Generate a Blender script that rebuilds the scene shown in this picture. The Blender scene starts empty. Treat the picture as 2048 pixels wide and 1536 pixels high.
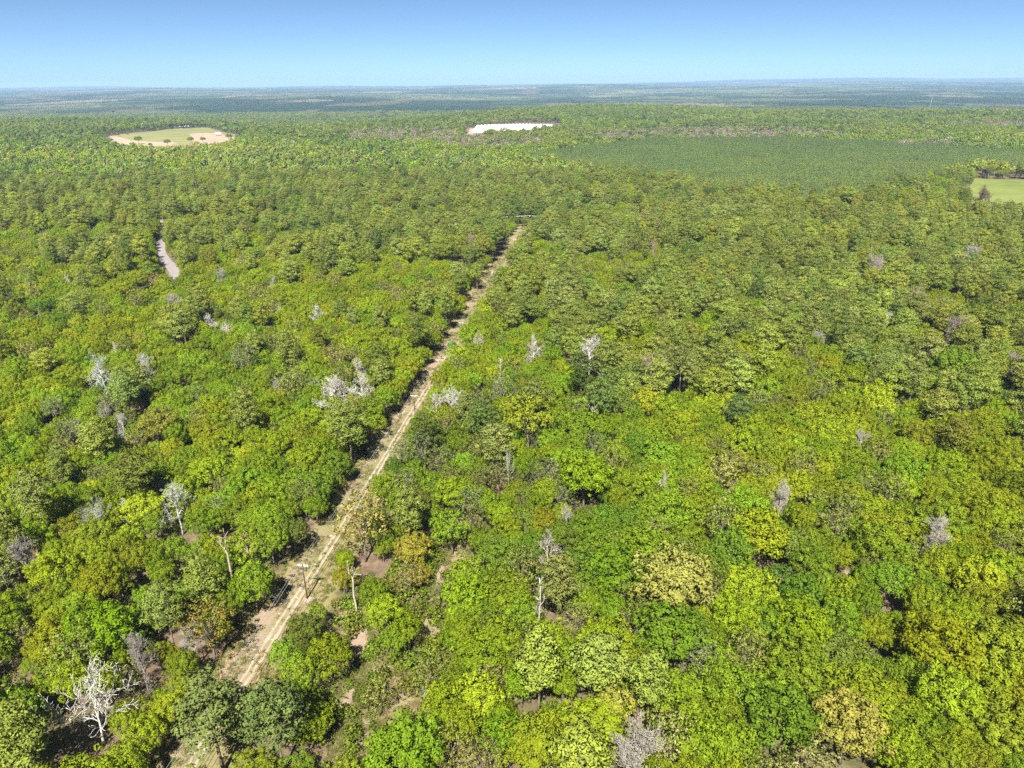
import bpy, math
import numpy as np

R = math.radians
sc = bpy.context.scene

# ------------------------------------------------------------------ camera
CAM_H, PITCH, ROLL, FPX = 120.0, R(23.1), R(0.42), 1423.0
cam_d = bpy.data.cameras.new('camera')
cam_d.sensor_width = 36.0
cam_d.lens = 36.0 * FPX / 2048.0
cam_d.clip_start = 0.5
cam_d.clip_end = 90000.0
cam = bpy.data.objects.new('camera', cam_d)
sc.collection.objects.link(cam)
from mathutils import Matrix, Vector
cam.matrix_world = Matrix.Translation((0, 0, CAM_H)) @ Matrix.Rotation(R(90) - PITCH, 4, 'X') @ Matrix.Rotation(-ROLL, 4, 'Z')
sc.camera = cam

# ------------------------------------------------------------------ sky, sun, exposure
SUN_EL, SUN_AZ = R(53.0), R(188.0)      # the sun stands behind the camera (azimuth from +Y, clockwise)
world = bpy.data.worlds.new('World'); sc.world = world; world.use_nodes = True
wt = world.node_tree; wt.nodes.clear()
sky = wt.nodes.new('ShaderNodeTexSky'); sky.sky_type = 'NISHITA'; sky.sun_disc = False
sky.sun_elevation = SUN_EL; sky.sun_rotation = SUN_AZ
sky.altitude = 0; sky.air_density = 0.33; sky.dust_density = 0.32; sky.ozone_density = 3.0
bg = wt.nodes.new('ShaderNodeBackground'); bg.inputs['Strength'].default_value = 0.05
wo = wt.nodes.new('ShaderNodeOutputWorld')
tone = wt.nodes.new('ShaderNodeMix'); tone.data_type = 'RGBA'; tone.blend_type = 'MULTIPLY'; tone.inputs[0].default_value = 1.0; tone.inputs[7].default_value = (.90, 1.0, .97, 1)
wt.links.new(sky.outputs[0], tone.inputs[6]); wt.links.new(tone.outputs[2], bg.inputs[0]); wt.links.new(bg.outputs[0], wo.inputs[0])
sun_d = bpy.data.lights.new('sun', 'SUN'); sun_d.energy = 5.0; sun_d.angle = R(0.53); sun_d.color = (1.0, 0.95, 0.87)
sun = bpy.data.objects.new('sun', sun_d); sc.collection.objects.link(sun)
sdir = Vector((math.sin(SUN_AZ) * math.cos(SUN_EL), math.cos(SUN_AZ) * math.cos(SUN_EL), math.sin(SUN_EL)))
sun.rotation_euler = sdir.to_track_quat('Z', 'Y').to_euler()
sun.location = (0, -60, 300)
sc.view_settings.view_transform = 'Standard'; sc.view_settings.look = 'None'
sc.view_settings.gamma = 1.0; sc.view_settings.use_curve_mapping = False
sc.view_settings.exposure = 1.64
cy = sc.cycles
cy.max_bounces = 6; cy.diffuse_bounces = 4; cy.glossy_bounces = 1; cy.transmission_bounces = 3
cy.volume_bounces = 0; cy.transparent_max_bounces = 4
cy.use_denoising = False; cy.use_adaptive_sampling = False
cy.sample_clamp_indirect = 4.0

# ------------------------------------------------------------------ helpers
rng = np.random.default_rng(11)
COL = sc.collection

def smooth(a, b, x):
    t = np.clip((x - a) / (b - a), 0, 1)
    return t * t * (3 - 2 * t)

def height(x, y):
    """Terrain: nearly level round the camera, a plateau edge at 2.5 km, a valley, far rolling country."""
    x = np.asarray(x, float); y = np.asarray(y, float)
    d = np.hypot(x, y)
    z = 0.6 * np.sin(x / 71 + 1.2) * np.cos(y / 93) * smooth(60, 250, d)
    mid = smooth(500, 1500, d)
    z = z + mid * (3.0 * np.sin(x / 410 + .5) * np.cos(y / 520 + .4))
    z = z + 9 * np.exp(-(((x + 880) / 420) ** 2 + ((y - 1780) / 330) ** 2))
    edge = 2500 + 420 * np.sin(x / 700 + 0.6) + 210 * np.sin(x / 310)
    z = z - 48 * smooth(edge, edge + 1100, y) * smooth(-5200, -3200, x + 9000)
    z = z + (7 * np.sin(x / 240 + 1) + 6 * np.sin(x / 520)) * np.exp(-((y - edge) / 420) ** 2)
    far = smooth(3000, 6000, d)
    z = z + far * (13 * np.sin(x / 1300 + y / 2100) + 10 * np.sin(x / 820 - y / 1750 + 2) + 9 * np.cos(y / 1150 + x / 4000))
    z = z + smooth(6000, 15000, y) * 44 + smooth(9000, 16000, y) * smooth(-500, 9000, x) * 34
    z = z + smooth(20000, 26000, y) * smooth(1000, 12000, x) * (105 + 18 * np.sin(x / 1500) + 12 * np.sin(x / 640)) + smooth(9000, 13000, y) * (10 * np.sin(x / 1150 + 1) + 7 * np.sin(x / 480 + y / 900))
    return z - d * d / (2 * 7.4e6)

_R3 = np.array((Matrix.Rotation(R(90) - PITCH, 3, 'X') @ Matrix.Rotation(-ROLL, 3, 'Z')))
def ray(px, py):
    v = np.array([(px - 1024) / FPX, -(py - 768) / FPX, -1.0])
    return _R3 @ v
def at(px, py, dz=0.0):
    """Point of the land seen at a photograph pixel (2048 x 1536), dz metres above the ground."""
    w = ray(px, py); z = dz
    for _ in range(40):
        t = (z - CAM_H) / w[2]
        z = 0.5 * z + 0.5 * (float(height(w[0] * t, w[1] * t)) + dz)
    return np.array([w[0] * t, w[1] * t])
def project(x, y, z):
    p = np.stack([np.asarray(x, float), np.asarray(y, float), np.asarray(z, float) - CAM_H], -1) @ _R3
    return 1024 + FPX * p[..., 0] / -p[..., 2], 768 - FPX * p[..., 1] / -p[..., 2], -p[..., 2]

def inside(poly, x, y):
    x = np.asarray(x, float); y = np.asarray(y, float); c = np.zeros(x.shape, bool); n = len(poly)
    for i in range(n):
        x0, y0 = poly[i]; x1, y1 = poly[(i + 1) % n]
        k = ((y0 > y) != (y1 > y)) & (x < (x1 - x0) * (y - y0) / (y1 - y0 + 1e-12) + x0)
        c ^= k
    return c

def mesh(name, verts, faces, mats=(), attrs=None, mat_idx=None, smooth_faces=False):
    verts = np.asarray(verts, np.float32); m = bpy.data.meshes.new(name)
    m.vertices.add(len(verts)); m.vertices.foreach_set('co', verts.ravel())
    groups = [np.asarray(f, np.int32) for f in (faces if isinstance(faces, list) else [faces]) if len(f)]
    nl = sum(g.size for g in groups); npoly = sum(len(g) for g in groups)
    m.loops.add(nl); m.polygons.add(npoly)
    m.loops.foreach_set('vertex_index', np.concatenate([g.ravel() for g in groups]))
    tot = np.concatenate([np.full(len(g), g.shape[1]) for g in groups]).astype(np.int32)
    st = np.concatenate([[0], np.cumsum(tot)[:-1]]).astype(np.int32)
    m.polygons.foreach_set('loop_start', st)
    if mat_idx is not None: m.polygons.foreach_set('material_index', np.asarray(mat_idx, np.int32))
    m.polygons.foreach_set('use_smooth', np.full(npoly, smooth_faces))
    for k in mats: m.materials.append(k)
    for an, (dom, val) in (attrs or {}).items():
        val = np.asarray(val, np.float32)
        if val.ndim == 1:
            m.attributes.new(an, 'FLOAT', dom).data.foreach_set('value', val)
        else:
            m.attributes.new(an, 'FLOAT_VECTOR', dom).data.foreach_set('vector', val.ravel())
    m.update(calc_edges=True); m.validate()
    return m

def obj(name, data, parent=None, **props):
    o = bpy.data.objects.new(name, data); COL.objects.link(o)
    if parent is not None: o.parent = parent
    for k, v in props.items(): o[k] = v
    return o

class Geo:
    """Collects vertices and quads / triangles."""
    def __init__(s): s.v = []; s.q = []; s.t = []; s.n = 0
    def add(s, v, q=None, t=None):
        v = np.asarray(v, float).reshape(-1, 3)
        if q is not None and len(q): s.q.append(np.asarray(q, int) + s.n)
        if t is not None and len(t): s.t.append(np.asarray(t, int) + s.n)
        s.v.append(v); s.n += len(v)
    def box(s, c, size, rz=0.0):
        a = np.array([[-1,-1,-1],[1,-1,-1],[1,1,-1],[-1,1,-1],[-1,-1,1],[1,-1,1],[1,1,1],[-1,1,1]], float) * np.asarray(size) / 2
        ca, sa = math.cos(rz), math.sin(rz)
        a = a @ np.array([[ca, sa, 0], [-sa, ca, 0], [0, 0, 1]]) + np.asarray(c)
        s.add(a, [[0,3,2,1],[4,5,6,7],[0,1,5,4],[1,2,6,5],[2,3,7,6],[3,0,4,7]])
    def tube(s, pts, rad, sides=5, cap=True):
        pts = np.asarray(pts, float); rad = np.asarray(rad, float); n = len(pts)
        d = np.gradient(pts, axis=0); d /= np.linalg.norm(d, axis=1)[:, None] + 1e-9
        ref = np.where(np.abs(d[:, 2:3]) > .9, [[1., 0, 0]], [[0., 0, 1]])
        u = np.cross(d, ref); u /= np.linalg.norm(u, axis=1)[:, None] + 1e-9
        w = np.cross(d, u)
        a = np.arange(sides) * 2 * np.pi / sides
        ring = pts[:, None] + rad[:, None, None] * (np.cos(a)[None, :, None] * u[:, None] + np.sin(a)[None, :, None] * w[:, None])
        i = np.arange(n - 1)[:, None] * sides; j = np.arange(sides)[None]; k = (j + 1) % sides
        q = np.stack([i + j, i + k, i + sides + k, i + sides + j], -1).reshape(-1, 4)
        v = ring.reshape(-1, 3); t = None
        if cap:
            v = np.vstack([v, pts[-1:], pts[:1]]); b = (n - 1) * sides; jj = np.arange(sides)
            t = np.vstack([np.stack([b + jj, b + (jj + 1) % sides, np.full(sides, n * sides)], -1),
                           np.stack([(jj + 1) % sides, jj, np.full(sides, n * sides + 1)], -1)])
        s.add(v, q, t)
    def arrays(s):
        v = np.vstack(s.v); f = []
        if s.q: f.append(np.vstack(s.q))
        if s.t: f.append(np.vstack(s.t))
        return v, f
    def build(s, name, mat, smooth_faces=False):
        v, f = s.arrays()
        return mesh(name, v, f, [mat], smooth_faces=smooth_faces)

# ------------------------------------------------------------------ materials
class NT:
    def __init__(s, name):
        s.m = bpy.data.materials.new(name); s.m.use_nodes = True; s.t = s.m.node_tree; s.t.nodes.clear()
        s.out = s.n('ShaderNodeOutputMaterial')
    def n(s, kind, **kw):
        x = s.t.nodes.new(kind)
        for k, v in kw.items(): setattr(x, k, v)
        return x
    def l(s, a, b): s.t.links.new(a, b)
    def val(s, sock, v):
        if hasattr(v, 'is_output'): s.l(v, sock)
        else: sock.default_value = v
    def attr(s, name, typ='GEOMETRY'):
        return s.n('ShaderNodeAttribute', attribute_name=name, attribute_type=typ)
    def noise(s, scale, detail=4.0, rough=0.6, vec=None):
        x = s.n('ShaderNodeTexNoise'); x.inputs['Scale'].default_value = scale
        x.inputs['Detail'].default_value = detail; x.inputs['Roughness'].default_value = rough
        if vec is not None: s.l(vec, x.inputs['Vector'])
        return x.outputs['Fac']
    def ramp(s, fac, stops):
        x = s.n('ShaderNodeValToRGB'); e = x.color_ramp.elements
        while len(e) < len(stops): e.new(0.5)
        for el, (p, c) in zip(e, stops): el.position = p; el.color = (*c, 1) if len(c) == 3 else c
        s.l(fac, x.inputs[0]); return x.outputs[0]
    def mix(s, fac, a, b, mode='MIX'):
        x = s.n('ShaderNodeMix', data_type='RGBA', blend_type=mode)
        s.val(x.inputs[0], fac)
        s.val(x.inputs[6], a if hasattr(a, 'is_output') else (*a, 1)); s.val(x.inputs[7], b if hasattr(b, 'is_output') else (*b, 1))
        return x.outputs[2]
    def math(s, op, a, b=0.0, c=None, clamp=False):
        x = s.n('ShaderNodeMath', operation=op, use_clamp=clamp); s.val(x.inputs[0], a); s.val(x.inputs[1], b)
        if c is not None: s.val(x.inputs[2], c)
        return x.outputs[0]
    def range(s, v, a, b, c, d):
        x = s.n('ShaderNodeMapRange'); s.val(x.inputs[0], v)
        for i, k in enumerate((a, b, c, d)): x.inputs[i + 1].default_value = k
        return x.outputs[0]
    def vscale(s, v, f):
        x = s.n('ShaderNodeVectorMath', operation='SCALE'); s.l(v, x.inputs[0]); s.val(x.inputs['Scale'], f); return x.outputs[0]
    def diffuse(s, col, rough=0.9, spec=0.15, bump=None, dist=0.1, strength=0.6):
        x = s.n('ShaderNodeBsdfPrincipled'); s.val(x.inputs['Base Color'], col if hasattr(col, 'is_output') else (*col, 1))
        x.inputs['Roughness'].default_value = rough; x.inputs['Specular IOR Level'].default_value = spec
        if bump is not None:
            b = s.n('ShaderNodeBump'); b.inputs['Distance'].default_value = dist; b.inputs['Strength'].default_value = strength
            s.l(bump, b.inputs['Height']); s.l(b.outputs[0], x.inputs['Normal'])
        s.l(x.outputs[0], s.out.inputs[0]); return x
    def pos(s): return s.n('ShaderNodeNewGeometry').outputs['Position']
    def obj(s): return s.n('ShaderNodeTexCoord').outputs['Object']

def leaf_material(name, trans=0.34, spread=(0.6, 1.4)):
    m = NT(name)
    tint = m.attr('tint', 'INSTANCER').outputs['Vector']
    lf = m.attr('leaf').outputs['Fac']
    leaf_gain = m.range(lf, 0, 1, *spread)  # random brightness step for each leaf
    col = m.vscale(tint, leaf_gain)
    col = m.mix(m.range(m.attr('warm').outputs['Fac'], 0, 1, 0, 0.6), col, m.mix(1.0, col, (1.13, 1.0, 0.68), 'MULTIPLY'))
    vt = m.n('ShaderNodeVectorTransform', vector_type='NORMAL', convert_from='OBJECT', convert_to='WORLD'); m.l(m.attr('nrm').outputs['Vector'], vt.inputs[0])
    nn = m.n('ShaderNodeVectorMath', operation='NORMALIZE'); m.l(vt.outputs[0], nn.inputs[0])
    d = m.n('ShaderNodeBsdfDiffuse'); m.l(col, d.inputs[0]); m.l(nn.outputs[0], d.inputs['Normal'])
    t = m.n('ShaderNodeBsdfTranslucent'); m.l(m.mix(1.0, col, (1.25, 1.2, 0.5), 'MULTIPLY'), t.inputs[0])
    x = m.n('ShaderNodeMixShader'); x.inputs[0].default_value = trans
    m.l(d.outputs[0], x.inputs[1]); m.l(t.outputs[0], x.inputs[2]); m.l(x.outputs[0], m.out.inputs[0])
    return m.m

def bark_material(name, a, b, scale=6.0):
    m = NT(name)
    p = m.obj(); n1 = m.noise(scale, 5, 0.65, p); n2 = m.noise(scale * .17, 3, 0.5, p)
    c = m.ramp(m.math('ADD', m.math('MULTIPLY', n1, .6), m.math('MULTIPLY', n2, .4)), [(0.32, a), (0.68, b)])
    m.diffuse(c, 0.95, 0.1, n1, 0.05); return m.m

def tint_bark(name):
    m = NT(name)
    tint = m.attr('tint', 'INSTANCER').outputs['Vector']
    n1 = m.noise(3.0, 5, 0.65, m.obj())
    m.diffuse(m.vscale(tint, m.range(n1, .3, .7, .72, 1.22)), 0.95, 0.1); return m.m

M_LEAF = leaf_material('broad_leaf'); M_NEEDLE = leaf_material('pine_needle', 0.18, (0.6, 1.4))
M_FAR = leaf_material('distant_foliage', 0.12, (0.62, 1.38))
M_BARK = bark_material('oak_bark', (.09, .07, .055), (.24, .20, .165))
M_PBARK = bark_material('pine_bark', (.10, .068, .05), (.27, .20, .155))
M_DEAD = tint_bark('weathered_wood')

def ground_material():
    m = NT('woodland_floor')
    p = m.pos(); bare = m.attr('bare').outputs['Fac']; grass = m.attr('grass').outputs['Fac']; far = m.attr('wood').outputs['Fac']
    n1 = m.noise(.045, 6, .62, p); n2 = m.noise(.32, 6, .68, p); n3 = m.noise(2.1, 5, .7, p); n4 = m.noise(.0016, 6, .6, p)
    litter = m.ramp(n2, [(.30, (0.0651, 0.0434, 0.0279)), (.5, (0.124, 0.088, 0.0589)), (.68, (0.186, 0.14, 0.0961))])
    green = m.ramp(n3, [(.3, (0.0341, 0.0527, 0.0112)), (.7, (0.093, 0.108, 0.0279))])
    floor = m.mix(m.math('MULTIPLY_ADD', n1, 5.0, -2.25, True), litter, green)
    sand = m.ramp(n3, [(.28, (0.161, 0.118, 0.0806)), (.5, (0.229, 0.18, 0.13)), (.72, (0.322, 0.267, 0.211))])
    sand = m.mix(m.range(n1, .4, .62, 0, .55), sand, (0.229, 0.155, 0.102))
    dry = m.ramp(n3, [(.3, (0.121, 0.11, 0.0416)), (.55, (0.204, 0.171, 0.0794)), (.75, (0.272, 0.22, 0.124))])
    turf = m.ramp(n3, [(.3, (0.0713, 0.093, 0.0186)), (.7, (0.13, 0.146, 0.0372))])
    rough = m.mix(m.math('MULTIPLY_ADD', n2, 4.5, -2.0, True), dry, turf)
    jit = m.math('ADD', m.math('MULTIPLY_ADD', n2, 1.7, -.85), m.math('MULTIPLY_ADD', n1, 1.5, -.75))
    c = m.mix(m.math('MULTIPLY_ADD', m.math('ADD', grass, jit), 2.6, -.8, True), floor, rough)
    c = m.mix(m.math('MULTIPLY_ADD', m.math('ADD', bare, jit), 2.6, -.8, True), c, sand)
    wood = m.ramp(n4, [(.35, (0.0136, 0.0223, 0.00744)), (.5, (0.031, 0.0409, 0.0124)), (.62, (0.0527, 0.062, 0.0248))])
    c = m.mix(far, c, wood)
    m.diffuse(c, 0.95, 0.05, n3, 0.25, 0.8); return m.m
M_GROUND = ground_material()

def soil_material(name, lo, mid, hi, scale=2.0):
    m = NT(name); p = m.pos(); n = m.noise(scale, 6, .7, p); n2 = m.noise(scale * .12, 4, .6, p)
    c = m.ramp(m.math('ADD', m.math('MULTIPLY', n, .6), m.math('MULTIPLY', n2, .4)), [(.33, lo), (.5, mid), (.66, hi)])
    m.diffuse(c, .95, .05, n, .08); return m.m
M_RUT = soil_material('pale_sand', (0.17, 0.136, 0.099), (0.261, 0.223, 0.171), (0.322, 0.29, 0.242))
M_DIRT = soil_material('pink_sand', (0.204, 0.132, 0.0902), (0.3, 0.217, 0.156), (0.396, 0.319, 0.247), .7)
M_ASPHALT = soil_material('worn_asphalt', (0.137, 0.124, 0.123), (0.193, 0.176, 0.173), (0.241, 0.218, 0.211), 1.5)
M_GRAVEL = soil_material('road_gravel', (0.182, 0.149, 0.11), (0.253, 0.209, 0.16), (0.319, 0.275, 0.22), .4)
M_STONE = soil_material('pale_rock', (0.231, 0.198, 0.154), (0.33, 0.292, 0.231), (0.407, 0.374, 0.308), 3.0)
M_TURF = soil_material('pasture_grass', (0.0855, 0.116, 0.0251), (0.132, 0.158, 0.0401), (0.178, 0.187, 0.0628), .03)
M_HAY = soil_material('hill_pasture', (0.106, 0.131, 0.0369), (0.156, 0.164, 0.0615), (0.246, 0.196, 0.0986), .02)

# ------------------------------------------------------------------ the land (one sheet to the horizon)
def spaced(lim, near, k, n):
    t = np.linspace(-1, 1, n); return np.sinh(t * k) / math.sinh(k) * lim
gx = spaced(32000, 2, 7.4, 441)
ty = np.linspace(0, 1, 470)
gy = -160 + np.sinh(ty * 6.9) / math.sinh(6.9) * 36000
GX, GY = np.meshgrid(gx, gy); GZ = height(GX, GY)
nx, ny = len(gx), len(gy)

# the right-of-way runs dead straight; poles stand along it
P1 = at(614.5, 1197); P3 = at(924, 684)
U = (P3 - P1) / np.linalg.norm(P3 - P1); NRM = np.array([U[1], -U[0]])      # NRM points to the right of the line
def along(s, off): return P1 + U * s + NRM * off
def row_coords(x, y):
    dx = np.asarray(x) - P1[0]; dy = np.asarray(y) - P1[1]
    return dx * U[0] + dy * U[1], dx * NRM[0] + dy * NRM[1]

# bare soil patches: pixel centre, half sizes in pixels
BARE = [(880,1150,20,40),(848,1250,26,34),(715,1290,40,60),(690,1235,30,22),(900,1068,16,16),(760,1345,30,26),(18,1385,34,46),
        (1700,1155,24,14),(1500,1195,24,26),(1900,1368,30,18),(1960,1495,30,22),(915,1420,14,18),(735,1480,26,40),(480,1095,60,22),
        (135,868,24,14),(105,648,30,8),(235,630,22,7),(258,666,10,8),(1430,1455,40,14),(1300,1440,20,16),(318,555,16,24),(330,448,12,8),
        (600,1068,30,16),(800,830,14,16),(870,722,22,8),(940,600,14,20),(1040,470,10,10),(700,1400,40,40),(790,1390,26,30),(515,1280,26,20),
        (330,1500,24,26),(40,1120,22,20),(1545,1040,12,8)]
bare = np.zeros(GX.shape); grass = np.zeros(GX.shape)
WX = GX + 7 * np.sin(GX / 2.9 + 1.7 * np.sin(GY / 4.1)) * .22 + 1.3 * np.sin(GX / 1.3 + GY / 1.9); WY = GY + 7 * np.sin(GY / 3.7 + 1.9 * np.sin(GX / 3.1)) * .3 + 1.6 * np.sin(GY / 1.6 - GX / 2.3)
for px, py, a, b in BARE:
    c = at(px, py); e = at(px + a, py); f = at(px, py - b)
    ra = .62 * abs(e[0] - c[0]) + .4; rb = .62 * abs(f[1] - c[1]) + .4
    bare = np.maximum(bare, np.exp(-1.1 * (((WX - c[0]) / ra) ** 2 + ((WY - c[1]) / rb) ** 2)))
S, O = row_coords(GX, GY)
ext = 4.5 * smooth(250, 300, S)
rw = smooth(-13, -9.5, O + ext * .7) * (1 - smooth(4.5, 8.5, O - ext)) * (S < 520)
grass = np.maximum(grass, rw * .95)
bare = np.maximum(bare, rw * (.16 + .22 * smooth(40, -20, S) + .28 * np.exp(-((O + 8) / 2.5) ** 2) + .25 * smooth(60, 140, S) * smooth(230, 170, S)))
CLEAR_PX = [(676,1205),(760,1160),(880,1050),(925,1060),(935,1130),(900,1205),(885,1330),(880,1420),(800,1560),(780,1700),(620,1700),(655,1545),(655,1400),(668,1290)]
CLEAR = [tuple(at(*p)) for p in CLEAR_PX]
clr = inside(CLEAR, GX, GY)
grass = np.maximum(grass, clr * .62); bare = np.maximum(bare, clr * .36)
wood = smooth(2300, 3200, np.hypot(GX, GY))
gi = (np.arange(ny - 1)[:, None] * nx + np.arange(nx - 1)[None]).ravel()
gf = np.stack([gi, gi + 1, gi + nx + 1, gi + nx], -1)
ground = obj('ground', mesh('ground', np.stack([GX, GY, GZ], -1).reshape(-1, 3), gf, [M_GROUND],
             {'bare': ('POINT', bare.ravel()), 'grass': ('POINT', grass.ravel()), 'wood': ('POINT', wood.ravel())}, smooth_faces=True),
             kind='structure', label='sandy woodland floor with leaf litter and dry grass')

def strip(name, pts, half, mat, lift, label, wob=.25, step=2.0, seed=1):
    """A ribbon of ground laid over the land along a polyline."""
    r = np.random.default_rng(seed); pts = np.asarray(pts, float); out = []
    seg = np.linalg.norm(np.diff(pts, axis=0), axis=1); L = np.concatenate([[0], np.cumsum(seg)])
    s = np.arange(0, L[-1], step); c = np.stack([np.interp(s, L, pts[:, 0]), np.interp(s, L, pts[:, 1])], -1)
    k = max(1, int(8 / step))
    c = np.stack([np.convolve(np.pad(c[:, i], k, mode='edge'), np.ones(2 * k + 1) / (2 * k + 1), 'valid') for i in (0, 1)], -1)
    d = np.gradient(c, axis=0); d /= np.linalg.norm(d, axis=1)[:, None]; n = np.stack([d[:, 1], -d[:, 0]], -1)
    hw = half * (1 + wob * r.normal(0, 1, (len(c), 2)).clip(-1.6, 1.6))
    cols = [c - n * hw[:, :1], c - n * hw[:, :1] * .33, c + n * hw[:, 1:] * .33, c + n * hw[:, 1:]]
    v = np.stack(cols, 1).reshape(-1, 2); z = height(v[:, 0], v[:, 1]) + lift
    m = len(c); a = (np.arange(m - 1)[:, None] * 4 + np.arange(3)[None]).ravel()
    return obj(name, mesh(name, np.column_stack([v, z]), np.stack([a, a + 1, a + 5, a + 4], -1), [mat], smooth_faces=True), kind='structure', label=label)

def patch(name, poly, mat, lift, label, n=24, seed=2, wob=0.0):
    """A field: a fan-like grid filling a convex-ish outline, laid over the land."""
    poly = np.asarray(poly, float); seg = np.linalg.norm(np.diff(np.vstack([poly, poly[:1]]), axis=0), axis=1)
    L = np.concatenate([[0], np.cumsum(seg)]); pp = np.vstack([poly, poly[:1]])
    s = np.linspace(0, L[-1], 97)[:-1]
    b = np.stack([np.interp(s, L, pp[:, 0]), np.interp(s, L, pp[:, 1])], -1)
    c = b.mean(0); r = np.random.default_rng(seed)
    b = c + (b - c) * (1 + wob * r.normal(0, 1, (len(b), 1)))
    rings = np.stack([c + (b - c) * t for t in np.linspace(0.02, 1, n)], 0)
    v = rings.reshape(-1, 2); k = len(b)
    i = (np.arange(n - 1)[:, None] * k); j = np.arange(k)[None]; jn = (j + 1) % k
    f = np.stack([i + j, i + k + j, i + k + jn, i + jn], -1).reshape(-1, 4)
    tri = np.stack([np.arange(k), (np.arange(k) + 1) % k, np.full(k, n * k)], -1)
    v = np.vstack([v, c]); z = height(v[:, 0], v[:, 1]) + lift
    return obj(name, mesh(name, np.column_stack([v, z]), [f, tri], [mat], smooth_faces=True), kind='structure', label=label)

# wheel ruts of the track
for off, sd in ((-3.35, 3), (-1.85, 4)):
    r = np.random.default_rng(sd); ss = np.arange(-75, 196, 6.0)
    pts = [along(s, off + .35 * math.sin(s / 23.0) + r.normal(0, .08)) for s in ss]
    strip('track_rut', pts, .34, M_RUT, .03, 'pale sandy wheel rut of the track along the power line', .38, 1.5, sd)
strip('trail', [at(862, 722), at(884, 719), at(905, 716)], 3.6, M_DIRT, .045, 'pink sandy trail crossing the track', .2, 2.0, 5)
# paved lane, far road, driveway
LANE = [at(*p) for p in [(150,380),(240,410),(300,432),(331,452),(329,470),(322,486),(319,498),(322,509),(332,522),(343,533),(351,545),(349,556),(338,570),(300,590),(255,622),(205,640),(120,652),(20,668),(-80,680)]]
strip('lane', LANE, 3.7, M_ASPHALT, .05, 'grey paved lane bending through the trees', .03, 2.0, 6)
ROAD = [at(*p) for p in [(-150,452),(110,450),(330,447),(600,452),(880,456),(1037,459),(1250,462),(1500,466),(1850,468),(2010,474),(2200,480)]]
strip('road', ROAD, 4.5, M_GRAVEL, .06, 'pale road crossing behind the end of the track', .08, 4.0, 7)
strip('driveway', [at(319, 508), at(312, 506), at(306, 509)], 1.6, M_STONE, .07, 'short pale driveway apron joining the paved lane', .1, 1.0, 8)
FIELD_R = [tuple(at(*p)) for p in [(1948,357),(2200,366),(2260,458),(2048,456),(1950,448),(1926,404)]]
patch('field', FIELD_R, M_TURF, .12, 'bright mown pasture at the right edge behind trees')
FIELD_L = [tuple(at(*p)) for p in [(196,278),(250,267),(330,259),(372,256),(410,255),(440,262),(498,278),(470,294),(400,303),(320,308),(250,306),(212,290)]]
patch('field', FIELD_L, M_HAY, .15, 'open hill pasture with sandy edges in the distance', wob=.05)
patch('bare_soil', [tuple(at(*p)) for p in [(376,269),(400,266),(440,267),(455,272),(480,278),(470,288),(420,294),(380,300),(350,299),(390,284),(385,275)]], M_DIRT, .40, 'pale graded soil round the white barn', wob=.08)
patch('bare_soil', [tuple(at(*p)) for p in [(203,276),(232,273),(262,281),(300,284),(355,284),(350,291),(280,293),(235,290)]], M_DIRT, .40, 'pink sandy slope along the front of the hill pasture', wob=.08)
patch('bare_soil', [tuple(at(*p)) for p in [(938,257),(1000,256),(1110,250),(1112,254),(1060,266),(985,273),(936,270)]], M_DIRT, .2, 'sandy yard round the white greenhouses', wob=.04)
YOUNG = [tuple(at(*p)) for p in [(1440,222),(1560,213),(1700,213),(1820,220),(1830,226),(1640,227),(1480,227)]]

# ------------------------------------------------------------------ trees: prototypes
def unit(v): return v / (np.linalg.norm(v, axis=-1, keepdims=True) + 1e-9)

def leaves(cent, nor, size, r, asp=0.7):
    """Small four-cornered leaf sprays at the given centres."""
    n = len(cent); t = unit(np.cross(nor, r.normal(0, 1, (n, 3)))); b = np.cross(nor, t)
    size = np.asarray(size)[:, None]; k = r.uniform(.7, 1.3, (n, 4, 1))
    bend = nor * size * r.uniform(-.25, .25, (n, 1))
    v = np.stack([cent + t * size * k[:, 0] + bend, cent + b * size * asp * k[:, 1], cent - t * size * k[:, 2] + bend, cent - b * size * asp * k[:, 3]], 1)
    return v.reshape(-1, 3), np.arange(n * 4).reshape(-1, 4)

def lump_cloud(lumps, per_m2, size, r, flat=1.0, up=.35, shell=(.72, 1.06), wild=.6, outw=.5, lsd=.17):
    """Leaf sprays over the outer skin of every lump (x, y, z, radius); returns verts, quads, leaf, warm."""
    C, N, Sz, LF, W, NN = [], [], [], [], [], []
    cen = lumps[:, :3].mean(0); cen[2] = lumps[:, 2].min()
    for x, y, z, rad in lumps:
        n = max(6, int(4 * math.pi * rad * rad * per_m2)); p = np.array([x, y, z])
        d = unit(r.normal(0, 1, (n, 3))); out = unit(p - cen)
        keep = (d @ out > -.35) & (d[:, 2] > -.55); d = d[keep]; n = len(d)
        q = p + d * np.array([1, 1, flat]) * rad * r.uniform(*shell, (n, 1))
        C.append(q); N.append(unit(d + r.normal(0, wild, (n, 3)) + [0, 0, up])); NN.append(unit(d * 1.2 + out * outw * .7 + r.normal(0, .18, (n, 3)) + [0, 0, up * .5]))
        Sz.append(size * r.uniform(.6, 1.35, n)); LF.append(np.clip(r.normal(.5, lsd, n) + r.normal(0, .10), 0, 1)); W.append(np.clip(r.uniform(0, 1) * .6 + r.uniform(0, .5, n), 0, 1))
    v, q = leaves(np.vstack(C), np.vstack(N), np.concatenate(Sz), r)
    return v, q, np.concatenate(LF), np.column_stack([np.concatenate(W), np.vstack(NN)])

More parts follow.
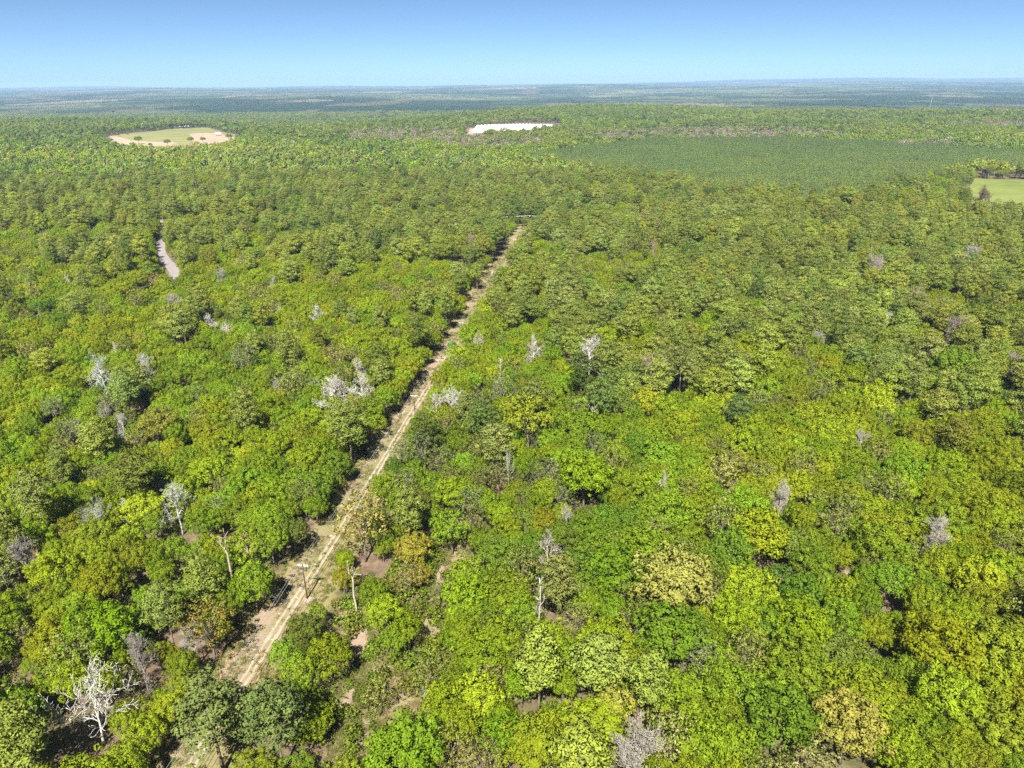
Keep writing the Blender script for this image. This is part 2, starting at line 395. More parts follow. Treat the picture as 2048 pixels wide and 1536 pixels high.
def dome_lumps(domes, r, k=1.0):
    L = []
    for cx, cy, cz, rx, rz in domes:
        n = int(50 * k * (rx / 5) ** 1.5) + 8
        i = np.arange(n) + .5; ph = np.pi * (1 + 5 ** .5) * i
        ct = 1 - 1.45 * i / n; st = np.sqrt(1 - np.clip(ct, -1, 1) ** 2)
        d = np.stack([np.cos(ph) * st, np.sin(ph) * st, ct], -1) + r.normal(0, .13, (n, 3))
        f = r.uniform(.66, 1.04, (n, 1))
        p = np.array([cx, cy, cz]) + d * f * np.array([rx, rx, rz])
        L.append(np.column_stack([p, rx * r.uniform(.12, .215, n)]))
    return np.vstack(L)

def limbs(g, base_h, spread, top, r, n=6, r0=.13):
    for i in range(n):
        a = i * 2 * math.pi / n + r.uniform(-.4, .4); rr = spread * r.uniform(.5, .85); z0 = base_h * r.uniform(.6, 1.0); z1 = top * r.uniform(.72, .95)
        t = np.linspace(0, 1, 5)[:, None]
        p = np.array([0, 0, z0]) + t * np.array([math.cos(a) * rr, math.sin(a) * rr, 0]) + t ** .8 * np.array([0, 0, z1 - z0]) + np.vstack([[0, 0, 0], r.normal(0, .15, (4, 3))])
        g.tube(p, np.linspace(r0, .035, 5), 4)

def trunk_geo(h, rad, r, lean=.3):
    g = Geo(); t = np.linspace(0, 1, 6)[:, None]
    p = np.array([[0, 0, -.4]]) + t * np.array([r.uniform(-lean, lean), r.uniform(-lean, lean), h + .4]); p[1:-1, :2] += r.normal(0, .07, (4, 2))
    g.tube(p, rad * np.array([1.35, 1.0, .9, .78, .6, .42]), 6); return g

PROTO = {}      # kind -> list of dict(trunk=mesh, crown=mesh, w=crown width, h=height, mid=crown centre height)

def store(kind, tg, v, q, lf, wm, mat, bark, h):
    i = len(PROTO.setdefault(kind, [])); w = np.percentile(np.hypot(v[:, 0], v[:, 1]), 96) * 2
    crown = mesh(f'{kind}_crown_{i}', v, q, [mat], {'leaf': ('FACE', lf), 'warm': ('FACE', wm[:, 0]), 'nrm': ('FACE', wm[:, 1:])})
    trunk = tg.build(f'{kind}_trunk_{i}', bark, True)
    PROTO[kind].append(dict(trunk=trunk, crown=crown, w=w, h=h, mid=float(v[:, 2].mean()), arr=(v, q, lf, wm, *tg.arrays()), mats=(mat, bark)))

def make_oak(seed, density=6.6, size=.25, kind='oak_tree'):
    r = np.random.default_rng(seed); R0 = r.uniform(6.0, 6.8); h0 = r.uniform(9.6, 11.2)
    domes = [(0, 0, h0, R0, R0 * r.uniform(.62, .85))]
    for k in range(r.integers(1, 4)):
        a = r.uniform(0, 6.28); domes.append((math.cos(a) * R0 * .5, math.sin(a) * R0 * .5, h0 + r.uniform(-1.6, 1.2), R0 * r.uniform(.5, .72), R0 * r.uniform(.45, .7)))
    L = dome_lumps(domes, r); v, q, lf, wm = lump_cloud(L, density, size, r, shell=(.8, 1.1), wild=.5, lsd=.13)
    tg = trunk_geo(h0, .30, r); limbs(tg, h0 * .55, R0 * .8, h0 + 2.5, r, 7)
    store(kind, tg, v, q, lf, wm, M_LEAF, M_BARK, float(v[:, 2].max()))

def make_budding(seed):
    """Leafing tree: thin foliage, branches showing through."""
    r = np.random.default_rng(seed); R0 = r.uniform(5.0, 5.8); h0 = r.uniform(10.5, 12.5)
    domes = [(0, 0, h0, R0, R0 * r.uniform(1.0, 1.35)), (r.uniform(-2, 2), r.uniform(-2, 2), h0 - 1.5, R0 * .7, R0 * .8)]
    L = dome_lumps(domes, r, .95); L[:, 3] *= .9
    v, q, lf, wm = lump_cloud(L, 4.4, .22, r, wild=1.1, shell=(.45, 1.2))
    tg = trunk_geo(h0 + 1, .2, r); limbs(tg, h0 * .6, R0 * .9, h0 + R0, r, 12, .1)
    store('budding_tree', tg, v, q, lf, wm, M_LEAF, M_BARK, float(v[:, 2].max()))

def make_pine(seed, kind='pine_tree', young=False):
    r = np.random.default_rng(seed); h = r.uniform(20, 23); L = []
    if young: h = r.uniform(12, 13.5)
    z = h * (.30 if young else r.uniform(.44, .54)); R0 = 2.2 if young else r.uniform(4.3, 5.2)
    z0 = z
    while z < h:
        f = (z - z0) / (h - z0); rad = R0 * (1 - f ** 2.1) ** .62 * (.75 + .4 * min(1, f * 4)) * r.uniform(.85, 1.1)
        n = max(3, int(1.5 * rad) + r.integers(0, 3)); a0 = r.uniform(0, 6.28)
        for k in range(n):
            a = a0 + k * 6.283 / n + r.normal(0, .25); rr = rad * r.uniform(.45, .95)
            L.append((math.cos(a) * rr, math.sin(a) * rr, z + r.normal(0, .35) + .12 * rr, r.uniform(1.0, 1.6) * (.55 if young else 1)))
            if rr > 2: L.append((math.cos(a) * rr * .5, math.sin(a) * rr * .5, z + r.normal(0, .3), r.uniform(.7, 1.0)))
        z += r.uniform(1.1, 1.5) * (.8 if young else 1.15)
    L.append((0, 0, h, .6)); L = np.array(L)
    v, q, lf, wm = lump_cloud(L, 6.0, .215, r, flat=.55, up=.3, shell=(.72, 1.12), wild=.6, outw=.7, lsd=.12)
    tg = trunk_geo(h * .97, .24, r, .5)
    for k in range(8):
        a = r.uniform(0, 6.28); zz = r.uniform(z0 * .8, h * .8); rr = R0 * r.uniform(.5, .9) * (1 - .5 * (zz - z0) / (h - z0))
        tg.tube([(0, 0, zz), (math.cos(a) * rr * .5, math.sin(a) * rr * .5, zz + .3), (math.cos(a) * rr, math.sin(a) * rr, zz + .45)], [.07, .05, .03], 3)
    store(kind, tg, v, q, lf, wm, M_NEEDLE, M_PBARK, h)

def make_shrub(seed):
    r = np.random.default_rng(seed); domes = [(0, 0, .9, 1.5, 1.1)]
    for k in range(3):
        a = r.uniform(0, 6.28); domes.append((math.cos(a) * 1.1, math.sin(a) * 1.1, .7 + r.uniform(-.2, .5), r.uniform(.7, 1.1), r.uniform(.6, 1.0)))
    L = dome_lumps(domes, r, 1.2); L[:, 3] *= 1.15
    v, q, lf, wm = lump_cloud(L, 5.5, .19, r, wild=.9); v[:, 2] = np.maximum(v[:, 2], .02)
    tg = Geo()
    for k in range(5):
        a = r.uniform(0, 6.28); tg.tube([(0, 0, -.1), (math.cos(a) * .4, math.sin(a) * .4, .7), (math.cos(a) * .9, math.sin(a) * .9, 1.3)], [.05, .035, .02], 4)
    store('shrub', tg, v, q, lf, wm, M_LEAF, M_BARK, float(v[:, 2].max()))

for s in range(8): make_oak(100 + s)
for s in range(5): make_budding(200 + s)
for s in range(6): make_pine(300 + s)
for s in range(3): make_pine(400 + s, 'young_pine', True)
for s in range(5): make_shrub(500 + s)

# --- leafless trees: trunk and every main limb with its own branches
def branch(g, p, d, ln, rad, depth, r, curl=.28, kids=3, thin=.028):
    n = 5 if depth > 0 else 4; pts = [p]; dd = d
    for i in range(n - 1):
        dd = unit(dd + r.normal(0, curl, 3) + np.array([0, 0, .06])); pts.append(pts[-1] + dd * ln / (n - 1))
    pts = np.array(pts); rr = np.linspace(rad, max(thin, rad * .45), n)
    g.tube(pts, rr, 5 if rad > .12 else (4 if rad > .06 else 3), depth == 0)
    if depth == 0: return
    for k in range(kids + (depth > 1)):
        t = r.uniform(.3, 1.0); q = pts[0] + (pts[-1] - pts[0]) * t; j = min(n - 2, int(t * (n - 1))); q = pts[j] + (pts[j + 1] - pts[j]) * (t * (n - 1) - j)
        side = unit(np.cross(dd, r.normal(0, 1, 3))); nd = unit(dd * r.uniform(.5, 1) + side * r.uniform(.5, 1.0) + np.array([0, 0, .15]))
        branch(g, q, nd, ln * r.uniform(.45, .72), max(thin, rad * r.uniform(.42, .6)), depth - 1, r, curl, kids, thin)
    branch(g, pts[-1], dd, ln * .6, max(thin, rad * .45), depth - 1, r, curl, kids, thin)

def make_dead(kind, seed, h, spread, nl, depth, rad, kids=3, fork=False, thin=.028, curl=.28):
    r = np.random.default_rng(seed); tg = Geo(); th = h * (.72 if not fork else .62)
    n = 7; p = np.zeros((n, 3)); p[:, 2] = np.linspace(-.4, th, n); p[2:, :2] += np.cumsum(r.normal(0, .14, (n - 2, 2)), 0)
    tg.tube(p, rad * np.linspace(1.15, .5, n) * np.array([1.25] + [1] * (n - 1)), 6)
    ms = []; tot = [tg.arrays()[0]]
    for k in range(nl):
        g = Geo(); f = .38 + .62 * (k + .5) / nl if not fork else .95; j = min(n - 2, int(f * (n - 1))); q = p[j] + (p[j + 1] - p[j]) * (f * (n - 1) - j)
        a = k * 2.4 + r.uniform(-.5, .5) if not fork else k * 6.283 / nl + r.uniform(-.3, .3)
        upw = (.25 + .9 * f) if not fork else 1.7
        d = unit(np.array([math.cos(a), math.sin(a), upw])); ln = spread * (1.12 - .45 * f) * r.uniform(.75, 1.1)
        if fork: ln = h * .3 * r.uniform(.7, 1.2)
        branch(g, q, d, ln * .62, rad * (.62 - .2 * f) if not fork else rad * .5, depth, r, curl, kids, thin)
        ms.append(g.build(f'{kind}_limb_{seed}_{k}', M_DEAD, True)); tot.append(g.arrays()[0])
    v = np.vstack(tot)
    PROTO.setdefault(kind, []).append(dict(trunk=tg.build(f'{kind}_trunk_{seed}', M_DEAD, True), limbs=ms, w=np.percentile(np.hypot(v[:, 0], v[:, 1]), 98) * 2, h=float(v[:, 2].max()), mid=float(v[:, 2].mean())))

for s in range(4): make_dead('dead_tree', 600 + s, 13.5, 7.4, 8, 3, .26, 3, thin=.032)
make_dead('dead_tree', 611, 11.0, 12.0, 7, 3, .26, 2, thin=.045)
for s in range(2): make_dead('dead_snag', 620 + s, 13, 3.0, 3, 1, .26, 2, fork=True, thin=.05, curl=.18)
for s in range(3): make_dead('bare_tree', 640 + s, 12, 6.0, 9, 3, .24, 4, thin=.03)
for s in range(2): make_dead('dead_pine', 660 + s, 16, 2.6, 14, 1, .20, 3, thin=.03)

# ------------------------------------------------------------------ tree colours (linear base colours)
TINTS = {    # each list runs from warm to cool, so that neighbours in a drift look alike
 'oak_tree': [('golden olive', (0.181, 0.227, 0.018), 1.7), ('bright yellow-green', (0.195, 0.251, 0.014), 6), ('vivid lime', (0.163, 0.234, 0.012), 1.6), ('fresh green', (0.150, 0.228, 0.016), 5),
              ('soft grey-green', (0.140, 0.188, 0.033), 1.5), ('deep green', (0.107, 0.183, 0.018), 2.0)],
 'budding_tree': [('tan-green', (.225, .228, .075), .7), ('creamy yellow-green', (.265, .285, .085), 1.5), ('pale olive', (.205, .240, .060), 3), ('silvery green', (.190, .230, .105), 1.6)],
 'pine_tree': [('olive', (0.173, 0.211, 0.031), 2.2), ('dull green', (0.150, 0.193, 0.037), 4), ('grey-green', (0.162, 0.200, 0.050), 2), ('dark green', (0.107, 0.156, 0.034), 2.2)],
 'young_pine': [('green', (0.138, 0.195, 0.051), 3), ('blue-green', (0.112, 0.173, 0.056), 3)],
 'shrub': [('tan-green', (0.207, 0.205, 0.054), 1.3), ('olive', (0.175, 0.200, 0.032), 3), ('green', (0.148, 0.210, 0.022), 4), ('deep green', (0.095, 0.158, 0.018), 1)],
 'dead_tree': [('bleached white', (.40, .375, .345), 3), ('pale grey', (.30, .275, .245), 2)],
 'dead_snag': [('pale grey', (.30, .27, .23), 1)],
 'bare_tree': [('pinkish grey', (.28, .225, .175), 2), ('grey', (.27, .24, .19), 2)],
 'dead_pine': [('pale grey', (.28, .25, .22), 1)],
}
def vnoise(x, y, sc_, seed):
    """Smooth value noise used to let kinds of trees stand in drifts."""
    x = np.asarray(x, float) / sc_; y = np.asarray(y, float) / sc_; xi = np.floor(x).astype(np.int64); yi = np.floor(y).astype(np.int64); fx = x - xi; fy = y - yi
    fx = fx * fx * (3 - 2 * fx); fy = fy * fy * (3 - 2 * fy)
    def h(a, b):
        n = (a * 374761393 + b * 668265263 + seed * 982451653) & 0xffffffff; n = ((n ^ (n >> 13)) * 1274126177) & 0xffffffff
        return ((n ^ (n >> 16)) & 0xffff) / 65535.0
    return (h(xi, yi) * (1 - fx) + h(xi + 1, yi) * fx) * (1 - fy) + (h(xi, yi + 1) * (1 - fx) + h(xi + 1, yi + 1) * fx) * fy
def drift(x, y, u, cool=0.0):
    """Blend of position noise and chance, 0..1, that chooses a tone."""
    return np.clip(.5 + (.62 * (vnoise(x, y, 38, 71) - .5) + .5 * (vnoise(x, y, 120, 72) - .5)) * 1.15 + .62 * (u - .5) + cool, 0, .9999)
def pick_tint(kind, r, x, y):
    t = TINTS[kind]; w = np.cumsum([k[2] for k in t]); i = int(np.searchsorted(w / w[-1], float(drift(x, y, r.random())), 'right')); j = r.normal(0, .06, 3)
    c = np.array(t[i][1]) * (1 + j * [.7, .7, .9]) * (1 + r.normal(0, .14 if kind == 'pine_tree' else .12)); return t[i][0], np.clip(c, .004, .9)

# ------------------------------------------------------------------ where trees stand
trees = []        # dict: kind, x, y, scale, sz, rot, tone, tint, proto, fixed label
grid = {}
def cell(x, y): return int(math.floor(x / 8)), int(math.floor(y / 8))
def free(x, y, rad, k):
    cx, cy_ = cell(x, y); n = 2
    for i in range(cx - n, cx + n + 1):
        for j in range(cy_ - n, cy_ + n + 1):
            for (a, b, c) in grid.get((i, j), ()):
                if (a - x) ** 2 + (b - y) ** 2 < (k * (rad + c)) ** 2: return False
    return True
def put(kind, x, y, width, r, proto=None, tint=None, tone=None, label=None, sz=1.0, rot=None):
    i = r.integers(len(PROTO[kind])) if proto is None else proto
    tn, tc = pick_tint(kind, r, x, y)
    if tint is not None: tc = np.array(tint)
    t = dict(kind=kind, x=float(x), y=float(y), s=width / PROTO[kind][i]['w'], sz=sz, rot=r.uniform(0, 6.28) if rot is None else rot,
             tone=tone or tn, tint=tc, proto=int(i), label=label, w=width)
    trees.append(t)
    if kind != 'shrub': grid.setdefault(cell(x, y), []).append((float(x), float(y), width / 2))
    return t
def feature(kind, px, py, wpx, label, tint=None, proto=None, sz=1.0, hpx=None, rot=None):
    """A tree of its own: crown centre and crown width as seen in the photograph, set on the land where it grows."""
    i = 0 if proto is None else proto; P = PROTO[kind][i]; mid = P['mid']; sz = sz * (1.22 if 'limbs' in P else 1)
    for _ in range(4):
        g = at(px, py, mid); _x, _y, dep = project(g[0], g[1], float(height(*g)) + mid); w = wpx * dep / FPX
        s = w / P['w']; sz2 = min(max(sz, 17.5 / (P['h'] * s)), max(sz, 1.7)) if 'limbs' in P and kind != 'dead_snag' and dep < 900 else sz; mid = P['mid'] * s * sz2
    sz = sz2; t = put(kind, g[0], g[1], w, rng, i, tint, None, label, sz, rot); dist = math.hypot(*g); u = -g / dist
    if kind not in ('oak_tree', 'budding_tree', 'pine_tree'):
        for k in (1.0, 1.0 + dist * .022):
            q = g + u * (w * .32 * k + 2.0); grid.setdefault(cell(*q), []).append((q[0], q[1], w * .26))
    else:
        q = g + u * w * .5; grid.setdefault(cell(*q), []).append((q[0], q[1], w * .25))
    return t

W, G_, PK = (.46, .435, .40), (.34, .31, .27), (.28, .21, .165)
F = feature
F('dead_tree', 178, 1392, 190, 'large bleached white dead tree spreading low near the bottom left corner', W, 4)
F('dead_snag', 452, 1092, 44, 'tall broken pale snag standing alone in a small clearing left of the track', (0.33, 0.277, 0.218), 0)
F('dead_snag', 705, 1152, 34, 'forked grey snag standing just right of the nearest power pole', G_, 1)
F('dead_tree', 1096, 1100, 62, 'pinkish white dead tree among green oaks, lower of two close together', (0.396, 0.343, 0.31), 1)
F('dead_tree', 1132, 1038, 52, 'grey white dead tree just behind another dead tree amid green oaks', G_, 2)
F('dead_tree', 668, 782, 84, 'wide white dead tree left of the track, the left one of a touching pair', W, 3)
F('dead_tree', 722, 778, 72, 'white dead tree left of the track, the right one of a touching pair', W, 1)
F('dead_tree', 872, 808, 40, 'narrow white dead tree touching the right edge of the track', W, 2, 1.25)
F('dead_tree', 909, 798, 52, 'tall white dead tree right of the track beside a narrower one', W, 0, 1.15)
F('dead_tree', 1180, 702, 78, 'flat-topped bleached dead tree amid pines right of the track', W, 3)
F('dead_tree', 1066, 706, 52, 'upright white dead tree between the track and a flat-topped dead tree', W, 1)
F('dead_tree', 714, 735, 34, 'slender white dead tree standing behind the touching white pair', W, 2, 1.3)
F('dead_tree', 352, 1005, 96, 'leaning white dead tree in oaks on the left side', (0.396, 0.396, 0.356), 2)
F('dead_tree', 246, 1020, 36, 'small fan-shaped white dead tree in the oaks on the left', W, 3)
F('dead_tree', 192, 1026, 58, 'ragged greyish dead tree beside a small fan-shaped one', (0.297, 0.304, 0.264), 0)
F('dead_tree', 204, 746, 84, 'silvery dead tree poking out of green oaks at far left', (0.343, 0.363, 0.33), 1)
F('dead_tree', 290, 737, 70, 'pale dead tree right of a silvery dead one at far left', (0.363, 0.35, 0.317), 2)
F('dead_tree', 421, 645, 34, 'small white dead tree left of centre, one of two side by side', W, 3)
F('dead_tree', 453, 662, 30, 'small forked white dead tree beside another small white one', W, 0)
F('dead_tree', 156, 860, 34, 'small white dead tree beside a bare sandy patch on the left', W, 1)
F('dead_tree', 245, 849, 44, 'low white dead tree amid grey-green oaks on the left', (0.363, 0.363, 0.33), 2)
F('dead_tree', 635, 626, 32, 'small white dead tree left of the track in the middle distance', W, 3)
F('dead_tree', 548, 566, 26, 'thin white dead tree in light green oaks left of the track', (0.33, 0.317, 0.29), 1, 1.3)
F('bare_tree', 350, 606, 34, 'fuzzy grey leafless tree below the paved lane', (0.277, 0.251, 0.224), 0)
F('bare_tree', 442, 556, 24, 'small grey leafless tree right of the paved lane', (0.297, 0.277, 0.251), 1)
F('bare_tree', 1266, 1492, 112, 'large pale leafless tree at the bottom edge right of centre', (0.277, 0.254, 0.211), 0)
F('bare_tree', 1303, 748, 62, 'rounded pinkish brown leafless tree among pines right of centre', PK, 1)
F('dead_tree', 1796, 580, 34, 'pale grey dead tree, leftmost of two leafless crowns in the right pines', (0.343, 0.317, 0.29), 0, 1.3)
F('bare_tree', 1832, 594, 44, 'round pinkish leafless tree beside a pale dead one in the right pines', PK, 2)
F('bare_tree', 1910, 660, 52, 'domed pinkish grey leafless tree above the round green oak on the right', (0.264, 0.211, 0.191), 0)
F('bare_tree', 2036, 738, 54, 'grey pink leafless tree cut by the right edge', (0.264, 0.218, 0.205), 1)
F('bare_tree', 1752, 530, 46, 'grey leafless tree standing highest among the right-hand pines', (0.277, 0.244, 0.218), 2)
F('bare_tree', 1562, 1000, 44, 'twisted white dead limbs rising from oaks right of centre', G_, 1)
F('bare_tree', 1872, 1068, 50, 'bare white forked branches above dark green oaks on the right', G_, 0)
F('dead_pine', 1000, 740, 20, 'thin feathery grey dead pine right of the track', (0.304, 0.264, 0.244), 0)
F('dead_pine', 1076, 1188, 34, 'thin pale dead pine with a bare stem in the foreground oaks', (0.33, 0.31, 0.264), 1)
F('bare_tree', 382, 1272, 46, 'small white dead crown in dark shade left of the power line', (0.33, 0.317, 0.297), 2)
F('bare_tree', 278, 1312, 60, 'grey twiggy tree left of the leafing vase-shaped tree', (0.251, 0.224, 0.198), 1)
F('bare_tree', 46, 1102, 56, 'grey twiggy tree near the left edge in the foreground', (0.251, 0.231, 0.198), 0)
F('bare_tree', 556, 772, 28, 'small grey leafless tree left of the touching white pair', (0.277, 0.251, 0.224), 2)
F('dead_snag', 1190, 826, 26, 'pair of bare white stems in the oaks right of the track', (0.363, 0.33, 0.29), 0)
F('bare_tree', 1722, 886, 32, 'small pale leafless crown lying in green oaks on the right', (0.317, 0.297, 0.264), 1)
F('bare_tree', 1640, 682, 30, 'small grey leafless tree left of the round green oak', (0.284, 0.257, 0.231), 0)
F('bare_tree', 1780, 612, 26, 'slim tan leafless tree just below the pale grey dead one', (0.284, 0.238, 0.205), 1, 1.5)
F('bare_tree', 1768, 640, 24, 'slim pale leafless tree lowest of a pale row in the right pines', (.38, .34, .30), 0, 1.3)
F('dead_tree', 1800, 560, 26, 'small white dead tree above the pale grey one in the right pines', W, 2)
F('bare_tree', 939, 482, 18, 'slim pinkish grey leafless tree left of the far end of the track', PK, 0, 1.4)
F('bare_tree', 880, 460, 18, 'tiny grey leafless tree in the dark pines left of the far track', PK, 2)
F('bare_tree', 858, 442, 26, 'grey leafless crown behind dark pines left of the far track', PK, 1)
F('bare_tree', 1132, 486, 20, 'small grey leafless tree right of the far end of the track', PK, 2, 1.3)
F('bare_tree', 1308, 500, 14, 'very slim grey leafless tree in the pines right of the far track', PK, 1, 2.2)
F('bare_tree', 1965, 392, 34, 'dark leafless tree standing against the bright mown pasture', (0.132, 0.099, 0.066), 2, 1.3)
F('bare_tree', 1936, 512, 40, 'grey leafless crown near the right edge in the middle distance', (0.264, 0.238, 0.218), 0)
F('bare_tree', 690, 1320, 30, 'low brown brushy tree in the foreground clearing', (0.198, 0.158, 0.119), 2)
F('bare_tree', 858, 1400, 30, 'small pale dead shrub-sized tree in the foreground clearing', (0.33, 0.31, 0.29), 1)

F('oak_tree', 1356, 1148, 172, 'large creamy yellow-green oak, palest crown right of centre', (0.258, 0.271, 0.0684), 0)
F('oak_tree', 1232, 1400, 88, 'tall pale yellow-green tree behind the large leafless one at the bottom', (0.276, 0.29, 0.0522), 3, 1.25)
F('oak_tree', 1700, 1440, 150, 'pale straw-green oak low on the right with white limbs showing', (0.253, 0.249, 0.054), 5)
F('oak_tree', 1886, 1282, 150, 'big round golden olive oak at lower right', (0.186, 0.213, 0.0096), 1)
F('oak_tree', 1910, 722, 98, 'perfectly round mid-green oak among dark pines on the right', (0.129, 0.204, 0.019), 4)
F('pine_tree', 1478, 818, 64, 'dark blue-green pine standing alone among oaks right of centre', (0.0705, 0.113, 0.038), 0, .8)
F('pine_tree', 418, 1412, 140, 'tall grey-green pine at bottom left, left one of a pair', (0.112, 0.146, 0.0428), 1, .85)
F('pine_tree', 545, 1418, 132, 'tall grey-green pine at bottom left, right one of a pair', (0.0962, 0.134, 0.038), 2, .85)
F('oak_tree', 1056, 822, 116, 'large yellow-green oak just right of the white dead trees by the track', (0.199, 0.24, 0.0209), 2)
F('budding_tree', 412, 1238, 112, 'vase-shaped leafing tree with tan branches left of the power line', (0.225, 0.191, 0.0428), 0)
F('budding_tree', 722, 1028, 112, 'thinly leafed pale tree with grey limbs overhanging the track', (0.308, 0.278, 0.0808), 1)
F('oak_tree', 826, 1090, 76, 'dense pale olive crown right of the track above the clearing', (0.244, 0.235, 0.0333), 6)
F('oak_tree', 838, 1145, 52, 'small pale olive tree in front of a larger one above the clearing', (0.238, 0.216, 0.0304), 7)
F('budding_tree', 1384, 612, 34, 'golden tan leafing tree in the pines right of centre, lower of two', (0.41, 0.296, 0.0952), 2)
F('budding_tree', 1400, 584, 30, 'golden green leafing tree in the pines right of centre, upper of two', (0.334, 0.309, 0.0666), 3)
F('oak_tree', 1010, 374, 15, 'single rust red tree among far dark pines', (0.384, 0.105, 0.0333), 3)
F('oak_tree', 320, 842, 86, 'brownish olive oak with a flat crown left of centre', (0.189, 0.203, 0.036), 5)
F('oak_tree', 1340, 1250, 150, 'dense deep green oak in front of the creamy yellow-green one', (0.113, 0.192, 0.0144), 4)
F('oak_tree', 1562, 1152, 76, 'dark blue-green oak right of the creamy yellow-green one', (0.0918, 0.161, 0.024), 2)
F('oak_tree', 810, 1490, 160, 'broad vivid green oak at the bottom edge of the clearing', (0.135, 0.224, 0.0144), 6)
F('oak_tree', 620, 1440, 90, 'round yellow-green oak right of the pine pair at the bottom', (0.161, 0.216, 0.00952), 1)
F('oak_tree', 500, 1525, 90, 'low yellow-green oak at the bottom edge in front of the pine pair', (0.162, 0.208, 0.0128), 2, .6)
F('oak_tree', 590, 1530, 76, 'small fresh green oak at the bottom edge below the round yellow-green one', (0.13, 0.208, 0.0144), 5, .6)
F('oak_tree', 655, 1300, 96, 'yellow-green oak at the right edge of the track in the foreground', (0.153, 0.198, 0.00952), 7)
F('oak_tree', 690, 1150, 60, 'olive oak just right of the nearest power pole', (0.18, 0.185, 0.0152), 3)
F('oak_tree', 1010, 1460, 110, 'fresh green oak at the bottom edge right of the clearing', (0.129, 0.229, 0.0114), 2)
F('oak_tree', 200, 1250, 150, 'broad fresh green oak behind the large bleached dead tree', (0.135, 0.229, 0.00763), 0)
F('oak_tree', 1170, 940, 110, 'lime green oak with an open crown right of the track', (0.167, 0.254, 0.0114), 5)
F('oak_tree', 1600, 1240, 130, 'large yellow-green oak in the middle of the right foreground', (0.161, 0.235, 0.00952), 6)
F('oak_tree', 1560, 1420, 150, 'dark green oak left of the pale straw-green one', (0.108, 0.182, 0.016), 7)
F('oak_tree', 905, 690, 22, 'bright green small oak beside the second-farthest visible stretch of track', (0.0899, 0.235, 0.00763), 1)

F('oak_tree', 1028, 438, 26, 'green oak closing the far end of the track, left one', (0.13, 0.198, 0.02), 3, .8)
F('oak_tree', 1052, 439, 24, 'green oak closing the far end of the track, right one', (0.151, 0.198, 0.024), 6, .8)
for px, py, w_, lb in ((236,268,7,'small dark tree at the upper left rim of the hill pasture'), (255,267,6,'small round tree right of another at the rim of the hill pasture'), (276,276,16,'round green tree alone on the hill pasture'),
                       (224,279,6,'tiny tree on the sandy left end of the hill pasture'), (334,282,14,'pair-like bushy tree at the front of the hill pasture'), (381,277,13,'open tree in front of the graded soil of the hill pasture'),
                       (405,277,12,'tree right of the open one before the graded soil'), (300,288,9,'small tree in front of the pink sandy slope'), (262,287,8,'slender tree at the foot of the pink sandy slope'),
                       (457,271,14,'tree just right of the red barn'), (476,272,13,'second tree right of the red barn'), (494,273,14,'third tree right of the red barn')):
    F('oak_tree', px, py, w_, lb, (.15, .21, .05), None)
# areas kept free of trees
def blocked(x, y, rad):
    s, o = row_coords(x, y); b = (o > -8.8 - .15 * rad) & (o < 3.4 + .1 * rad) & (s < 500) & (s > -40)
    b |= (o > 0) & (o < 4.0 + .45 * rad) & (s > -32) & (s < 120)
    b |= (o > -11.5 - .15 * rad) & (o < 7.5 + .2 * rad) & (s > 300) & (s < 500)
    b |= (o > -8.5) & (o < 2.5) & (s <= -40)
    return b
LANE_A = np.array(LANE); ROAD_A = np.array(ROAD)
def near_line(P, x, y):
    a, b = P[:-1], P[1:]; ab = b - a; t = np.clip(((np.array([x, y]) - a) * ab).sum(1) / (ab * ab).sum(1), 0, 1)
    return np.hypot(*(a + ab * t[:, None] - [x, y]).T).min()
OPEN_LANE = [at(*p) for p in [(322,486),(319,498),(322,509),(332,522),(343,533),(351,545)]]
OPEN_A = np.array(OPEN_LANE)
PLANT = [tuple(at(*p)) for p in [(1075,312),(1180,300),(1360,284),(1560,286),(1760,293),(2120,318),(2120,352),(1935,346),(1890,352),(1740,392),(1600,402),(1480,398),(1330,378),(1180,345),(1090,330)]]
GREENH = [tuple(at(*p)) for p in [(925,256),(1040,245),(1125,247),(1128,260),(1060,271),(935,276)]]
BARE_W = []
for px, py, a, b in BARE:
    c = at(px, py); e = at(px + a, py); f = at(px, py - b); BARE_W.append((c[0], c[1], abs(e[0] - c[0]), abs(f[1] - c[1])))
BARE_W = np.array(BARE_W)
def on_bare(x, y, k=1.0):
    return bool(((((x - BARE_W[:, 0]) / (BARE_W[:, 2] * k + .1)) ** 2 + ((y - BARE_W[:, 1]) / (BARE_W[:, 3] * k + .1)) ** 2) < 1).any())

def pine_share(px, py):
    right = 1 / (1 + np.exp(-(px - (1060 - .18 * (py - 450))) / 40))
    pr = np.interp(py, [280, 400, 440, 640, 720, 800, 880, 960], [.40, .46, .54, .56, .50, .36, .13, .03])
    pr = pr * np.where((py > 640) & (px < 1150), .45, 1)
    pl = np.interp(py, [280, 315, 350, 390, 440, 480, 560, 700], [.25, .22, .44, .52, .42, .22, .10, .06])
    pl = np.where((px > 830) & (px < 1010) & (py > 440) & (py < 520), .8, pl)
    return right * pr + (1 - right) * pl

def tree_kind(x, y, r):
    px, py, _ = project(x, y, 9.0); c = float(vnoise(x, y, 26, 3)) * .6 + float(vnoise(x, y, 60, 4)) * .4
    p = float(pine_share(px, py)); p = min(.97, max(0, p + (c - .5) * 2.0 * min(1, 4 * p * (1 - p) + .06)))
    if r.random() < p: return 'pine_tree'
    if r.random() < .07 + .17 * (float(vnoise(x, y, 35, 8)) > .64) + .12 * (py < 640 and px > 1000): return 'budding_tree'
    return 'oak_tree'

